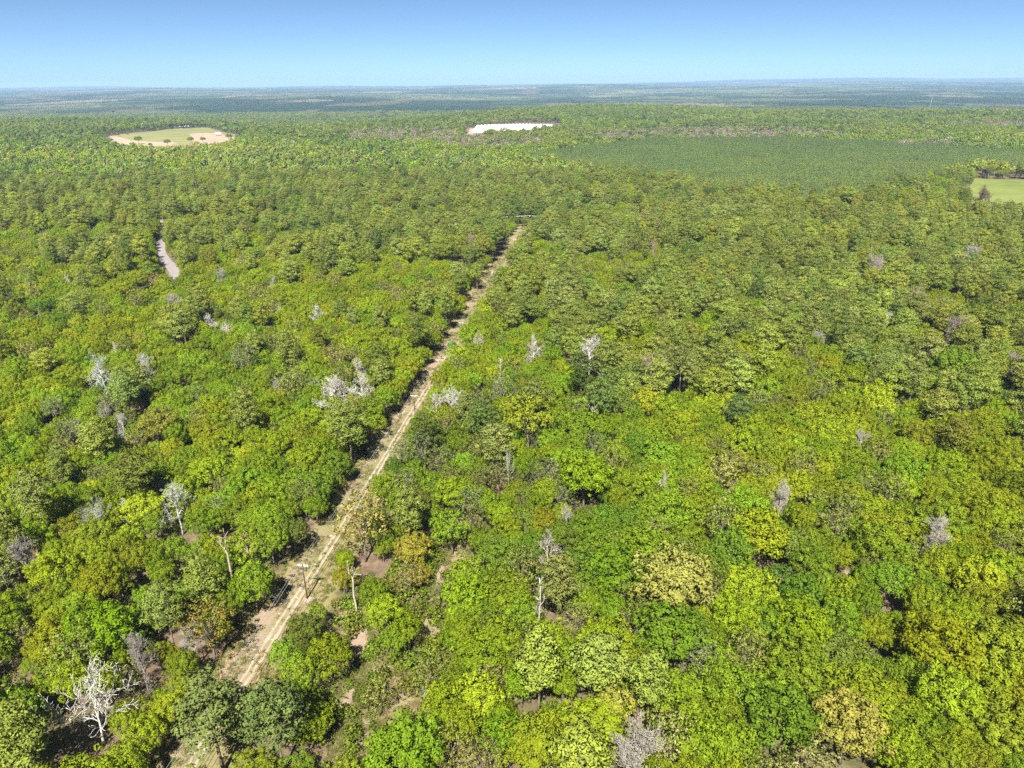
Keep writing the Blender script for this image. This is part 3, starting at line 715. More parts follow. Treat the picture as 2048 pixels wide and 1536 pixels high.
NEAR_D = 700.0
def near_trees():
    r = np.random.default_rng(21)
    for lo, hi, tries, k in ((12.0, 16.5, 3800, .43), (8.8, 12.0, 13000, .42), (5.2, 8.8, 32000, .43)):
        u = r.uniform(0, 1, (tries, 2)); dd = np.sqrt(u[:, 0] * (NEAR_D ** 2 - 66 ** 2) + 66 ** 2)
        xs = (u[:, 1] * 2 - 1) * (.82 * (dd * .92 + 47) + 14)
        for x, y in zip(xs, dd):
            w = r.uniform(lo, hi) * (1.0 if x > .08 * y and y < 330 else .80); rad = w / 2
            if blocked(x, y, rad): continue
            if not free(x, y, rad, k): continue
            if on_bare(x, y, .95): continue
            if y < 200 and (inside(CLEAR, x, y) or inside(CLEAR, x - rad * .6, y + rad * .4) or inside(CLEAR, x + rad * .6, y + rad * .4)) and r.random() > .08: continue
            if near_line(ROAD_A, x, y) < 4.5 + rad * .35: continue
            if -420 < x < -150 and 330 < y < 640 and min(near_line(OPEN_A, x * k_, y * k_) for k_ in (1, 1.025, 1.05, 1.075, 1.1, 1.125)) < 3.0 + rad * .62: continue
            if x < -100 and near_line(LANE_A, x, y) < 3.2 + rad * .2: continue
            if inside(FIELD_R, x, y): continue
            kd = tree_kind(x, y, r)
            if kd == 'pine_tree' and hi <= 10 and r.random() < .75: continue
            if kd == 'pine_tree':
                w = float(np.clip(w * 1.15, 8.5, 13.5)) * r.uniform(.88, 1.08); sz = r.uniform(.76, 1.1) * np.clip(10.2 / w, .68, 1.2)
                if not free(x, y, w / 2, .53): continue
            elif kd == 'budding_tree': w = min(w, r.uniform(8.5, 12.5)); sz = r.uniform(.85, 1.15)
            else: sz = (r.uniform(.74, 1.22) if x > .08 * y and y < 330 else r.uniform(.82, 1.14)) * np.clip((11.5 / w) ** .7, .75, 1.35)
            put(kd, x, y, w, r, sz=sz)
for px, py in ((614.5, 1197), (812, 838), (924, 684)):
    p = at(px, py)
    for k_ in (.97, .93): grid.setdefault(cell(*(p * k_)), []).append((p[0] * k_, p[1] * k_, 2.5))
near_trees()
# scattered leafless trees and brush
r = np.random.default_rng(31)
for _ in range(14):
    y = math.sqrt(r.uniform(150 ** 2, 640 ** 2)); x = r.uniform(-.75, .75) * (y * .92 + 47)
    if blocked(x, y, 3) or inside(FIELD_R, x, y): continue
    put('bare_tree', x, y, r.uniform(4, 7.5), r)
for _ in range(20):
    y = math.sqrt(r.uniform(170 ** 2, 520 ** 2)); x = r.uniform(-.75, .6) * (y * .92 + 47)
    if blocked(x, y, 3): continue
    t = put('dead_tree', x, y, r.uniform(3.5, 7.0), r); t['sz'] = 16.5 / (PROTO['dead_tree'][t['proto']]['h'] * t['s'])
for _ in range(2600):
    y = math.sqrt(r.uniform(75 ** 2, 420 ** 2)); x = r.uniform(-.8, .8) * (y * .92 + 47)
    s, o = row_coords(x, y); edge = (-12.5 < o < -8.0) or (3 < o < 6.5); c = inside(CLEAR, x, y)
    if not (edge or c or r.random() < .12) or (-7.5 < o < .8) or (blocked(x, y, 0) and not edge): continue
    if on_bare(x, y, .5): continue
    put('shrub', x, y, r.uniform(1.2, 3.6) if c else r.uniform(1.0, 3.0), r)
for _ in range(2400):
    y = math.sqrt(r.uniform(78 ** 2, 200 ** 2)); x = r.uniform(-70, 0)
    if inside(CLEAR, x, y) and not on_bare(x, y, .55) and vnoise(x, y, 9, 77) > .33: put('shrub', x, y, r.uniform(1.8, 5.6), r)

# ------------------------------------------------------------------ power line along the track
def plain(name, col, rough=.8, spec=.2, metal=0.0, var=.15, scale=2.0):
    m = NT(name); n = m.noise(scale, 4, .6, m.obj())
    lo = tuple(c * (1 - var) for c in col); hi = tuple(min(1, c * (1 + var)) for c in col)
    x = m.diffuse(m.ramp(n, [(.3, lo), (.7, hi)]), rough, spec); x.inputs['Metallic'].default_value = metal; return m.m
M_POLE = plain('creosoted_wood', (.085, .045, .028), .9, .1, 0, .35, 1.0)
M_ARM = plain('weathered_crossarm', (.62, .59, .55), .9, .1)
M_INS = plain('porcelain', (.55, .55, .56), .3, .5)
M_WIRE = plain('aluminium_wire', (.42, .43, .45), .45, .4, .6, .05)
PH = 10.6
def power_pole(x, y, ang, label, arm=2.8, group='power poles along the track', low=False):
    z = float(height(x, y)); e = obj('power_pole', None, label=label, category='power pole', group=group)
    e.location = (x, y, z); e.rotation_euler = (0, 0, ang)
    g = Geo(); t = np.linspace(-.6, PH, 6); g.tube([(0, 0, k) for k in t], np.linspace(.20, .13, 6), 8); obj('pole', g.build('pole', M_POLE, True), e)
    g = Geo(); g.box((0, .19, PH - .55), (arm, .2, .22)); obj('crossarm', g.build('crossarm', M_ARM), e)
    for sgn in (-1, 1):
        g = Geo(); g.tube([(sgn * .75, .13, PH - .64), (sgn * .08, .13, PH - 1.3)], [.03, .03], 4); obj('brace', g.build('brace', M_ARM), e)
    for k in (-arm * .46, -arm * .2, arm * .46):
        g = Geo(); g.tube([(k, .19, PH - .47), (k, .19, PH - .36), (k, .19, PH - .30), (k, .19, PH - .17)], [.04, .09, .06, .05], 6); obj('insulator', g.build('insulator', M_INS, True), e)
    return e
POLE_S = [-100.0, 0.0, row_coords(*at(812, 838))[0], float(np.linalg.norm(P3 - P1)), row_coords(*at(987, 577))[0], row_coords(*at(1028, 506))[0]]
ANG = math.atan2(U[1], U[0]) - math.pi / 2
POLE_L = ['power pole beside the track just below the bottom left of the view', 'nearest power pole in view, brown with a white crossarm beside the sandy ruts',
          'second power pole along the track, next to a pale rocky patch', 'third power pole along the track, tall against tan grass by the tree wall',
          'fourth power pole along the track, in the grassy strip beyond the tree wall', 'farthest small power pole in the grassy strip near the road']
for s, lb in zip(POLE_S, POLE_L):
    p = along(s, 0); power_pole(p[0], p[1], ANG, lb)
def wire(pts, label, group, sag=1.1, rad=.045):
    g = Geo(); out = []
    for a, b in zip(pts[:-1], pts[1:]):
        t = np.linspace(0, 1, 13)[:, None]; q = np.array(a) + (np.array(b) - np.array(a)) * t; q[:, 2] -= sag * 4 * t[:, 0] * (1 - t[:, 0]); out.append(q[:-1])
    out.append(np.array([pts[-1]])); q = np.vstack(out); g.tube(q, np.full(len(q), rad), 4)
    return obj('power_line', g.build('power_line', M_WIRE, True), label=label, category='power line', group=group)
for off, lb in ((-1.2, 'left overhead wire of the power line along the track'), (-.52, 'middle overhead wire of the power line along the track'), (1.2, 'right overhead wire of the power line along the track')):
    pts = []
    for s in POLE_S:
        p = along(s, off) + U * .19; pts.append((p[0], p[1], float(height(*along(s, 0))) + PH - .16))
    wire(pts, lb, 'wires of the track power line')
pts = [(*(along(s, .2)), float(height(*along(s, 0))) + PH - 2.4) for s in POLE_S]
wire(pts, 'lowest overhead wire of the power line along the track', 'wires of the track power line')
# second line beside the far road
CX = [at(560, 456), at(812, 457), at(1060, 458), at(1300, 464), at(1540, 467)]
CL = ['pole of the far cross line, leftmost, hidden in pines', 'pole of the far cross line behind dark pines left of the track end', 'pole of the far cross line at the end of the track',
      'pole of the far cross line right of the track end', 'pole of the far cross line, rightmost, in the pines']
for p, lb in zip(CX, CL): power_pole(p[0], p[1] + 6, math.pi / 2, lb, group='power poles along the far road')
for off, lb in ((-1.1, 'nearer wire of the far cross line above the pines'), (1.1, 'farther wire of the far cross line above the pines')):
    wire([(p[0], p[1] + 6 + off, float(height(*p)) + PH - .16) for p in CX], lb, 'wires of the far cross line', 1.5, .08)

# pale soil mound at the foot of the nearest pole
patch('bare_soil', [P1 + 1.5 * np.array([math.cos(a), .8 * math.sin(a)]) + [.5, -.4] for a in np.linspace(0, 6.28, 12)[:-1]], M_RUT, .05, 'pale soil at the foot of the nearest power pole', n=4, wob=.1)

# ------------------------------------------------------------------ far buildings
M_WROOF = plain('white_roof', (.80, .80, .80), .5, .3, 0, .05, .1)
M_BROOF = plain('blue_grey_roof', (.42, .47, .52), .4, .4, .2, .1, .1)
M_RED = plain('red_siding', (.42, .17, .13), .8, .2)
M_WWALL = plain('white_siding', (.68, .67, .64), .7, .2)
M_DARK = plain('dark_opening', (.03, .03, .035), .8, .1)
M_GLAZE = plain('greenhouse_film', (.88, .88, .88), .55, .3, 0, .03, .05)
def barn(name, px, py, w, d, wh, rh, ang, roof, wall, label, doors=2, legs=False, group=None):
    p = at(px, py); e = obj(name, None, label=label, category=name.split('_')[-1])
    if group: e['group'] = group
    e.location = (p[0], p[1], float(height(*p))); e.rotation_euler = (0, 0, ang)
    if not legs:
        for nm, c, s in (('wall', (0, -d / 2, wh / 2), (w, .2, wh)), ('wall', (0, d / 2, wh / 2), (w, .2, wh)), ('wall', (-w / 2 + .11, 0, wh / 2), (.2, d - .22, wh)), ('wall', (w / 2 - .11, 0, wh / 2), (.2, d - .22, wh))):
            g = Geo(); g.box(c, s); obj(nm, g.build(nm, wall), e)
        for sx in (-1, 1):
            g = Geo(); x = sx * (w / 2 - .12); g.add([(x, -d / 2 + .1, wh), (x, d / 2 - .1, wh), (x, 0, wh + rh - .1), (x - .15 * sx, -d / 2 + .1, wh), (x - .15 * sx, d / 2 - .1, wh), (x - .15 * sx, 0, wh + rh - .1)],
                  [[0, 1, 4, 3], [1, 2, 5, 4], [2, 0, 3, 5]], [[0, 2, 1], [3, 4, 5]]); obj('gable', g.build('gable', wall), e)
        for k in range(doors):
            g = Geo(); g.box(((k + .5) / doors * w * .8 - w * .4, -d / 2 - .13, wh * .42), (w * .8 / doors * .55, .06, wh * .8)); obj('door', g.build('door', M_DARK), e)
    else:
        for i in range(5):
            for sy in (-1, 1):
                g = Geo(); g.box((-w / 2 + .3 + i * (w - .6) / 4, sy * (d / 2 - .2), wh / 2), (.25, .25, wh)); obj('post', g.build('post', wall), e)
        g = Geo(); g.box((0, d / 2 - .1, wh / 2), (w, .1, wh * .96)); obj('wall', g.build('wall', M_DARK), e)
    for sgn in (-1, 1):
        g = Geo(); a = np.array([(-w / 2 - .4, sgn * (d / 2 + .5), wh - .12), (w / 2 + .4, sgn * (d / 2 + .5), wh - .12), (w / 2 + .4, 0, wh + rh), (-w / 2 - .4, 0, wh + rh)])
        v = np.vstack([a, a + [0, 0, .14]]); g.add(v, [[0, 1, 2, 3], [7, 6, 5, 4], [0, 4, 5, 1], [1, 5, 6, 2], [2, 6, 7, 3], [3, 7, 4, 0]]); obj('roof_panel', g.build('roof_panel', roof), e)
    return e
barn('open_shed', 362, 255.5, 13, 8, 3.2, 1.4, .05, M_WROOF, M_WWALL, 'long white-roofed shed at the top of the hill pasture, left one of two', legs=True, group='sheds on the hill pasture')
barn('open_shed', 374.5, 255, 13, 8, 3.4, 1.4, .05, M_WROOF, M_WWALL, 'long white-roofed shed at the top of the hill pasture, right one of two', legs=True, group='sheds on the hill pasture')
barn('red_barn', 437, 271.5, 13, 10, 4.2, 2.6, .25, M_WROOF, M_RED, 'red barn with a white roof on pale soil in the hill pasture', 3)
barn('farm_house', 471, 261, 15, 10, 3.6, 2.6, -.2, M_BROOF, M_WWALL, 'house with a blue-grey roof under trees right of the hill pasture', 2)
for px, py, w, lb in ((1278, 238, 13, 'small white shed in woods far right of the greenhouses'), (1365, 213, 22, 'white farm building at the near edge of the valley'), (1572, 209, 30, 'white building left of a row beyond the pale plantation'),
                      (1588, 208.6, 26, 'white building in the middle of a row beyond the pale plantation'), (1602, 208.2, 22, 'white building right end of a row beyond the pale plantation'),
                      (706, 286, 9, 'tiny pale shed at the edge of the brown thicket')):
    barn('white_shed', px, py, w, w * .6, 5, 2.5, .1, M_WROOF, M_WWALL, lb, 2, group='far white sheds')
for px, py, w, lb in ((972, 176.5, 70, 'long white building on the far horizon, left of three'), (986, 176.2, 60, 'long white building on the far horizon, middle of three'), (1122, 173.8, 90, 'long white building on the far horizon, right of three')):
    barn('white_shed', px, py, w, w * .4, 9, 4, .1, M_WROOF, M_WWALL, lb, 2, group='far white sheds')

# the block of white greenhouses: one bay beside the other, each with its own arched roof
ga, gb = at(946, 266), at(1108, 257)
gh = obj('greenhouse', None, label='huge white-roofed block of greenhouse bays in the distant woods', category='greenhouse')
gdir = 0.0; gh.location = (ga[0], ga[1], float(height(*((ga + gb) / 2)))); gh.rotation_euler = (0, 0, gdir)
LG = float(gb[0] - ga[0]); NB = 22; bw = LG / NB
for i in range(NB):
    y0 = (gb[1] - ga[1]) * i / NB * .8; dep = 210 - y0 + 40 * math.sin(i / NB * 3.1)
    g = Geo(); a = np.linspace(0, math.pi, 7); arc = [(bw * .5 - bw * .5 * math.cos(k), 6.0 + 2.4 * math.sin(k)) for k in a]
    v = [(i * bw + u + .02, y0, w_) for u, w_ in arc] + [(i * bw + u + .02, y0 + dep, w_) for u, w_ in arc]
    g.add(v, [[j, j + 1, j + 8, j + 7] for j in range(6)]); g.add(v[:7], None, [[0, j + 1, j] for j in range(1, 6)]); g.add(v[7:], None, [[0, j, j + 1] for j in range(1, 6)])
    obj('bay_roof', g.build('bay_roof', M_GLAZE, False), gh)
    g = Geo(); g.box((i * bw + bw / 2, y0 + .4, 3.0), (bw - .1, .15, 5.98)); obj('bay_wall', g.build('bay_wall', M_GLAZE), gh)
    g = Geo(); g.box((i * bw + bw / 2, y0 + dep - .4, 3.0), (bw - .1, .15, 5.98)); obj('bay_wall', g.build('bay_wall', M_GLAZE), gh)

def mast(px, py, h, rad, label):
    p = at(px, py); e = obj('radio_mast', None, label=label, category='mast'); e.location = (p[0], p[1], float(height(*p)))
    g = Geo(); w = rad
    for a in (0, 2.094, 4.189): g.tube([(math.cos(a) * w, math.sin(a) * w, -1), (math.cos(a) * w * .5, math.sin(a) * w * .5, h)], [rad * .16] * 2, 4)
    obj('mast_frame', g.build('mast_frame', M_ARM), e)
    g = Geo()
    for k in range(40): g.tube([(w * (1 - k / 80), 0, h * k / 40), (-w * .5 * (1 - k / 80), w * .86, h * (k + 1) / 40)], [rad * .12] * 2, 3)
    obj('lattice', g.build('lattice', M_ARM), e)
mast(1621, 170, 230, 2.2, 'thin radio mast rising over the far right horizon')
mast(1859, 222, 70, 1.0, 'pale radio mast standing in far woods on the right')

# ------------------------------------------------------------------ single trees as things of their own
def img(t):
    P = PROTO[t['kind']][t['proto']]; z = float(height(t['x'], t['y'])) + P['mid'] * t['s'] * t['sz']
    return project(t['x'], t['y'], z)
for t in trees: t['px'], t['py'], t['dep'] = (float(k) for k in img(t)); t['size'] = t['w'] / t['dep'] * FPX
LM = [('the nearest power pole', 608, 1165), ('the second power pole', 812, 825), ('the third power pole', 923, 665), ('the fourth power pole', 987, 563), ('the farthest power pole', 1028, 498),
      ('the large bleached tree', 178, 1392), ('the broken pale snag', 452, 1092), ('the forked grey snag', 705, 1152), ('the pinkish white dead tree', 1096, 1100),
      ('the touching white pair', 692, 780), ('the tall white trackside tree', 909, 798), ('the flat-topped white tree', 1180, 702), ('the leaning white tree', 352, 1005),
      ('the silvery dead tree', 204, 746), ('the two small dead trees', 437, 655), ('the big bottom-edge leafless tree', 1266, 1492), ('the pinkish brown leafless tree', 1303, 748),
      ('the domed leafless tree', 1910, 660), ('the creamy yellow-green oak', 1356, 1148), ('the pale straw-green oak', 1700, 1440), ('the golden olive oak', 1886, 1282),
      ('the round mid-green oak', 1910, 722), ('the lone blue-green pine', 1478, 818), ('the pair of tall pines', 480, 1415), ('the big trackside oak', 1056, 822),
      ('the vase-shaped leafing tree', 412, 1238), ('the thin pale trackside tree', 722, 1028), ('the golden tan leafing tree', 1384, 612), ('the paved lane bend', 335, 520),
      ('the brownish olive oak', 320, 842), ('the brown brushy tree', 690, 1320), ('the pale olive crown', 826, 1090), ('the broad bottom-edge oak', 810, 1490), ('the pale dead clearing tree', 858, 1400), ('the twisted white limbs', 1562, 1000), ('the bare white forked branches', 1872, 1068),
      ('the bright mown pasture', 1990, 390), ('the small pale leafless crown', 1722, 886), ('the lime green open oak', 1170, 940), ('the red tree', 1010, 374), ('the left-edge twiggy tree', 46, 1102),
      ('the highest grey leafless tree', 1752, 530), ('the thin pale dead pine', 1076, 1188)]
LMX = np.array([(a, b) for _, a, b in LM], float)
ORD = ['nearest', 'second', 'third', 'fourth', 'fifth', 'sixth', 'seventh', 'eighth', 'ninth', 'tenth', 'eleventh', 'twelfth', 'thirteenth', 'fourteenth', 'fifteenth', 'sixteenth', 'seventeenth', 'eighteenth', 'nineteenth', 'twentieth'] + ['twenty-' + w_ for w_ in ('first', 'second', 'third', 'fourth', 'fifth', 'sixth', 'seventh', 'eighth', 'ninth')]
DIRS = ['right of', 'behind and right of', 'behind', 'behind and left of', 'left of', 'in front and left of', 'in front of', 'in front and right of']
NOUN = {'oak_tree': 'oak', 'budding_tree': 'leafing tree', 'pine_tree': 'pine', 'shrub': 'shrub', 'bare_tree': 'leafless tree', 'dead_tree': 'dead tree', 'dead_snag': 'snag', 'dead_pine': 'dead pine'}
CAT = {'oak_tree': 'oak tree', 'budding_tree': 'leafing tree', 'pine_tree': 'pine tree', 'shrub': 'shrub', 'bare_tree': 'bare tree', 'dead_tree': 'dead tree', 'dead_snag': 'dead tree', 'dead_pine': 'dead tree'}
GRP = {'oak_tree': 'oaks of the woodland', 'budding_tree': 'leafing trees of the woodland', 'pine_tree': 'pines of the woodland', 'shrub': 'shrubs along the track and clearing',
       'bare_tree': 'leafless trees of the woodland', 'dead_tree': 'bleached dead trees', 'dead_snag': 'bleached dead trees', 'dead_pine': 'bleached dead trees'}
LIMIT = {'oak_tree': 300, 'budding_tree': 230, 'pine_tree': 300, 'shrub': 300}
single, rest = [], {}
for kd in NOUN:
    L = [t for t in trees if t['kind'] == kd]
    seen = lambda t: -25 < t['px'] < 2073 and 150 < t['py'] < 1560
    L.sort(key=lambda t: (t['label'] is None, not seen(t), -t['size']))
    n = LIMIT.get(kd, 200); pick = [t for t in L[:n] if seen(t)]; ids = {id(t) for t in pick}
    single += pick; rest[kd] = [t for t in L if id(t) not in ids]
buckets = {}
for t in single:
    if t['label']: continue
    d = LMX - [t['px'], t['py']]; k = int(np.argmin(np.hypot(d[:, 0], d[:, 1] * 1.5))); dx, dy = t['px'] - LMX[k, 0], LMX[k, 1] - t['py']
    s = int(round(math.atan2(dy * 1.4, dx) / (math.pi / 4))) % 8; buckets.setdefault((t['kind'], t['tone'], k, s), []).append((math.hypot(dx, dy * 1.4), t))
for (kd, tone, k, s), L in buckets.items():
    L.sort(key=lambda a: a[0])
    for i, (_, t) in enumerate(L): t['label'] = f'{ORD[min(i, 28)]} {tone} {NOUN[kd]} {DIRS[s]} {LM[k][0]}'

def plant(t):
    P = PROTO[t['kind']][t['proto']]; e = bpy.data.objects.new(t['kind'], None); COL.objects.link(e); e.empty_display_size = .5
    e.location = (t['x'], t['y'], float(height(t['x'], t['y']))); e.rotation_euler = (0, 0, t['rot']); e.scale = (t['s'], t['s'], t['s'] * t['sz'])
    e['label'] = t['label']; e['category'] = CAT[t['kind']]; e['group'] = GRP[t['kind']]
    tint = [float(c) for c in t['tint']]
    tr = bpy.data.objects.new('stem' if t['kind'] == 'shrub' else 'trunk', P['trunk']); COL.objects.link(tr); tr.parent = e; tr['tint'] = tint
    for nm, m in ([('limb', x) for x in P['limbs']] if 'limbs' in P else [('foliage' if t['kind'] == 'shrub' else 'crown', P['crown'])]):
        o = bpy.data.objects.new(nm, m); COL.objects.link(o); o.parent = e; o['tint'] = tint
for t in single: plant(t)

# ------------------------------------------------------------------ the rest of the woods (stuff)
def joined(P, name):
    v, q, lf, wm, tv, tf = P['arr']; nv = len(v); faces = [np.vstack([q] + [f + nv for f in tf if f.shape[1] == 4])]
    n4 = len(faces[0]); t3 = [f + nv for f in tf if f.shape[1] == 3]
    if t3: faces.append(np.vstack(t3))
    tot = n4 + (len(faces[1]) if t3 else 0); pad = np.full(tot - len(q), .5); mi = np.concatenate([np.zeros(len(q)), np.ones(tot - len(q))])
    return mesh(name, np.vstack([v, tv]), faces, list(P['mats']), {'leaf': ('FACE', np.concatenate([lf, pad])), 'warm': ('FACE', np.concatenate([wm[:, 0], pad])), 'nrm': ('FACE', np.vstack([wm[:, 1:], np.tile([[0, 0, 1.]], (len(pad), 1))]))}, mi)

def scatter(name, protos, P, rot, scale, tint, idx, label):
    c = bpy.data.collections.new(name + '_kinds')
    for i, m in enumerate(protos): c.objects.link(bpy.data.objects.new(f'{name}_kind_{i:02d}', m))
    m = bpy.data.meshes.new(name); P = np.asarray(P, np.float32); m.vertices.add(len(P)); m.vertices.foreach_set('co', P.ravel())
    for an, val in (('rot', rot), ('scl', scale), ('tint', tint)):
        m.attributes.new(an, 'FLOAT_VECTOR', 'POINT').data.foreach_set('vector', np.asarray(val, np.float32).ravel())
    m.attributes.new('idx', 'INT', 'POINT').data.foreach_set('value', np.asarray(idx, np.int32))
    o = obj(name, m, kind='stuff', label=label)
    ng = bpy.data.node_groups.new(name, 'GeometryNodeTree')
    ng.interface.new_socket('Geometry', in_out='INPUT', socket_type='NodeSocketGeometry'); ng.interface.new_socket('Geometry', in_out='OUTPUT', socket_type='NodeSocketGeometry')
    N = ng.nodes; gi_ = N.new('NodeGroupInput'); go = N.new('NodeGroupOutput'); ip = N.new('GeometryNodeInstanceOnPoints'); ci = N.new('GeometryNodeCollectionInfo')
    ci.inputs['Collection'].default_value = c; ci.inputs['Separate Children'].default_value = True; ci.inputs['Reset Children'].default_value = True
    def na(nm, ty):
        a = N.new('GeometryNodeInputNamedAttribute'); a.data_type = ty; a.inputs['Name'].default_value = nm; return a.outputs[0]
    K = ng.links.new; K(gi_.outputs[0], ip.inputs['Points']); K(ci.outputs[0], ip.inputs['Instance']); ip.inputs['Pick Instance'].default_value = True
    K(na('idx', 'INT'), ip.inputs['Instance Index']); K(na('rot', 'FLOAT_VECTOR'), ip.inputs['Rotation']); K(na('scl', 'FLOAT_VECTOR'), ip.inputs['Scale'])
    K(ip.outputs[0], go.inputs[0]); md = o.modifiers.new('scatter', 'NODES'); md.node_group = ng
    return o

# coarser trees for the distance
def far_broad(seed):
    r = np.random.default_rng(seed); L = dome_lumps([(0, 0, 8.5, 4.9, 3.7), (1.8, -.8, 8.0, 3.2, 2.8)], r, .32); L[:, 3] *= 1.5
    return far_mesh('far_broad', L, .55, .72, r, M_FAR)
def far_pine(seed):
    r = np.random.default_rng(seed); L = np.array([(r.normal(0, .5), r.normal(0, .5), 7.5 + 1.1 * k, 2.7 - .012 * k ** 3 * 1.9) for k in range(6)] + [(r.uniform(-2.2, 2.2), r.uniform(-2.2, 2.2), r.uniform(8, 12), 1.3) for k in range(7)])
    L[:, 3] = np.maximum(L[:, 3], .7); return far_mesh('far_pine', L, .75, .58, r, M_FAR, .8)
def far_mesh(name, L, per, size, r, mat, flat=.9, trunk=True):
    v, q, lf, wm = lump_cloud(L, per, size, r, flat, .3, (.8, 1.05), .55, .9, .12); g = Geo(); g.tube([(0, 0, -.5), (0, 0, 9)], [.3, .18], 4); tv, tf = g.arrays()
    return joined(dict(arr=(v, q, lf, wm, tv, tf), mats=(mat, M_BARK)), name)
def far_twig(seed):
    r = np.random.default_rng(seed); L = dome_lumps([(0, 0, 7.5, 3.4, 3.2)], r, .35); L[:, 3] *= 1.3
    v, q, lf, wm = lump_cloud(L, 1.1, .5, r, wild=1.5); g = Geo(); g.tube([(0, 0, -.5), (0, 0, 9)], [.25, .12], 4); limbs(g, 5, 3, 10, r, 5, .15); tv, tf = g.arrays()
    return joined(dict(arr=(v, q, lf, wm, tv, tf), mats=(M_FAR, M_DEAD)), 'far_twig')
def grove(seed):
    r = np.random.default_rng(seed); L = []
    for k in range(26):
        x, y = r.uniform(-30, 30, 2); s = r.uniform(.7, 1.2); hh = r.uniform(7, 11)
        L += [(x, y, hh, 4.6 * s), (x + r.normal(0, 2), y + r.normal(0, 2), hh + 2.2, 3.4 * s)]
    L = np.array(L); C, N_, Z, LF, W_ = [], [], [], [], []
    for i, (x, y, z, rad) in enumerate(L):
        n = 26; d = unit(r.normal(0, 1, (n, 3)) + [0, -.3, .3]); C.append(np.array([x, y, z]) + d * rad * .85); N_.append(unit(d + r.normal(0, .3, (n, 3)))); Z.append(np.full(n, 1.9) * r.uniform(.7, 1.2, n)); LF.append(np.clip(np.full(n, r.uniform(.15, .85)) + r.normal(0, .12, n), 0, 1)); W_.append(np.column_stack([np.full(n, r.uniform(0, 1)), unit(d + r.normal(0, .2, (n, 3)) + [0, 0, .3])]))
    v, q = leaves(np.vstack(C), np.vstack(N_), np.concatenate(Z), r, .9); g = Geo(); g.tube([(0, 0, -1), (0, 0, 8)], [.3, .2], 4); tv, tf = g.arrays()
    return joined(dict(arr=(v, q, np.concatenate(LF), np.vstack(W_), tv, tf), mats=(M_FAR, M_BARK)), 'grove')

HI = {k: [joined(P, f'{k}_{i}') for i, P in enumerate(PROTO[k])] for k in ('oak_tree', 'budding_tree', 'pine_tree', 'young_pine', 'shrub')}
FARB = [far_broad(700 + i) for i in range(4)]; FARP = [far_pine(720 + i) for i in range(4)]; FART = [far_twig(740 + i) for i in range(2)]; GROVE = [grove(760 + i) for i in range(4)]

def in_plant(x, y): return inside(PLANT, x + 60 * (vnoise(x, y, 45, 81) - .5), y + 130 * (vnoise(x, y, 60, 82) - .5))
far = {'oak_tree': [], 'pine_tree': [], 'budding_tree': [], 'young_pine': [], 'thicket': []}
THICK = [[(690,270),(760,262),(840,261),(930,268),(985,283),(930,293),(800,292),(700,291)], [(1190,272),(1290,264),(1400,259),(1560,262),(1700,272),(1690,283),(1500,284),(1300,286),(1200,288)],
         [(880,284),(1000,280),(1090,284),(1080,302),(1000,312),(900,306)], [(1770,290),(1900,292),(1960,300),(1900,306),(1800,300)], [(1860,250),(2048,248),(2048,262),(1900,262)]]
def far_trees():
    r = np.random.default_rng(41)
    for y0, y1, sp in ((NEAR_D, 1300, 9.8), (1300, 2150, 11.4), (2150, 4300, 13.0)):
        ys = np.arange(y0, y1, sp)
        for y in ys:
            hw = .80 * (.92 * y + 47) + 30; xs = np.arange(-hw, hw, sp); xs = xs + r.uniform(-.48, .48, len(xs)) * sp; yy = y + r.uniform(-.48, .48, len(xs)) * sp
            zz = height(xs, yy); px, py, _ = project(xs, yy, zz + 6); gp, gq, _ = project(xs, yy, zz)
            ok = ~(inside(FIELD_R, xs, yy) | inside(FIELD_L, xs, yy) | inside(GREENH, xs, yy) | inside(YOUNG, xs, yy) | in_plant(xs, yy))
            ps = pine_share(px, py); ps = np.where(py < 285, .34 + .25 * (vnoise(xs, yy, 300, 2) - .5), ps)
            ps = np.where((py > 226) & (py < 258) & (px < 520), .8, ps)
            nz = vnoise(xs, yy, 45, 5) * .35 + vnoise(xs, yy, 110, 6) * .35 + vnoise(xs, yy, 300, 16) * .3; ps = np.clip(ps + (nz - .5) * 2.2, 0.02, .97)
            th = np.zeros(len(xs), bool)
            for T in THICK: th |= inside(T, gp, gq + 6 * vnoise(xs, yy, 60, 7) - 3)
            bud = vnoise(xs, yy, 70, 9)
            for i in np.nonzero(ok)[0]:
                u = r.random(); w = sp * r.uniform(.7, 1.38)
                if th[i] and u < .90: far['thicket'].append((xs[i], yy[i], zz[i], w * .9))
                elif r.random() < ps[i]: far['pine_tree'].append((xs[i], yy[i], zz[i], w * .98))
                elif r.random() < .10 + .25 * (bud[i] > .68): far['budding_tree'].append((xs[i], yy[i], zz[i], w))
                else: far['oak_tree'].append((xs[i], yy[i], zz[i], w))
    x0 = min(p[0] for p in PLANT); x1 = max(p[0] for p in PLANT); y0 = min(p[1] for p in PLANT); y1 = max(p[1] for p in PLANT)
    gxx, gyy = np.meshgrid(np.arange(x0 - 40, x1, 4.3), np.arange(y0 - 80, y1 + 80, 5.4)); gxx = gxx.ravel() + r.normal(0, .55, gxx.size); gyy = gyy.ravel() + r.normal(0, .6, gyy.size)
    k = in_plant(gxx, gyy) & (np.abs(gxx) < .82 * (.92 * gyy + 47)) & (vnoise(gxx, gyy, 24, 12) > .22); k &= ~inside(FIELD_R, gxx, gyy)
    for x, y, z in zip(gxx[k], gyy[k], height(gxx[k], gyy[k])): far['young_pine'].append((x, y, z, r.uniform(3.6, 5.2)))
far_trees()

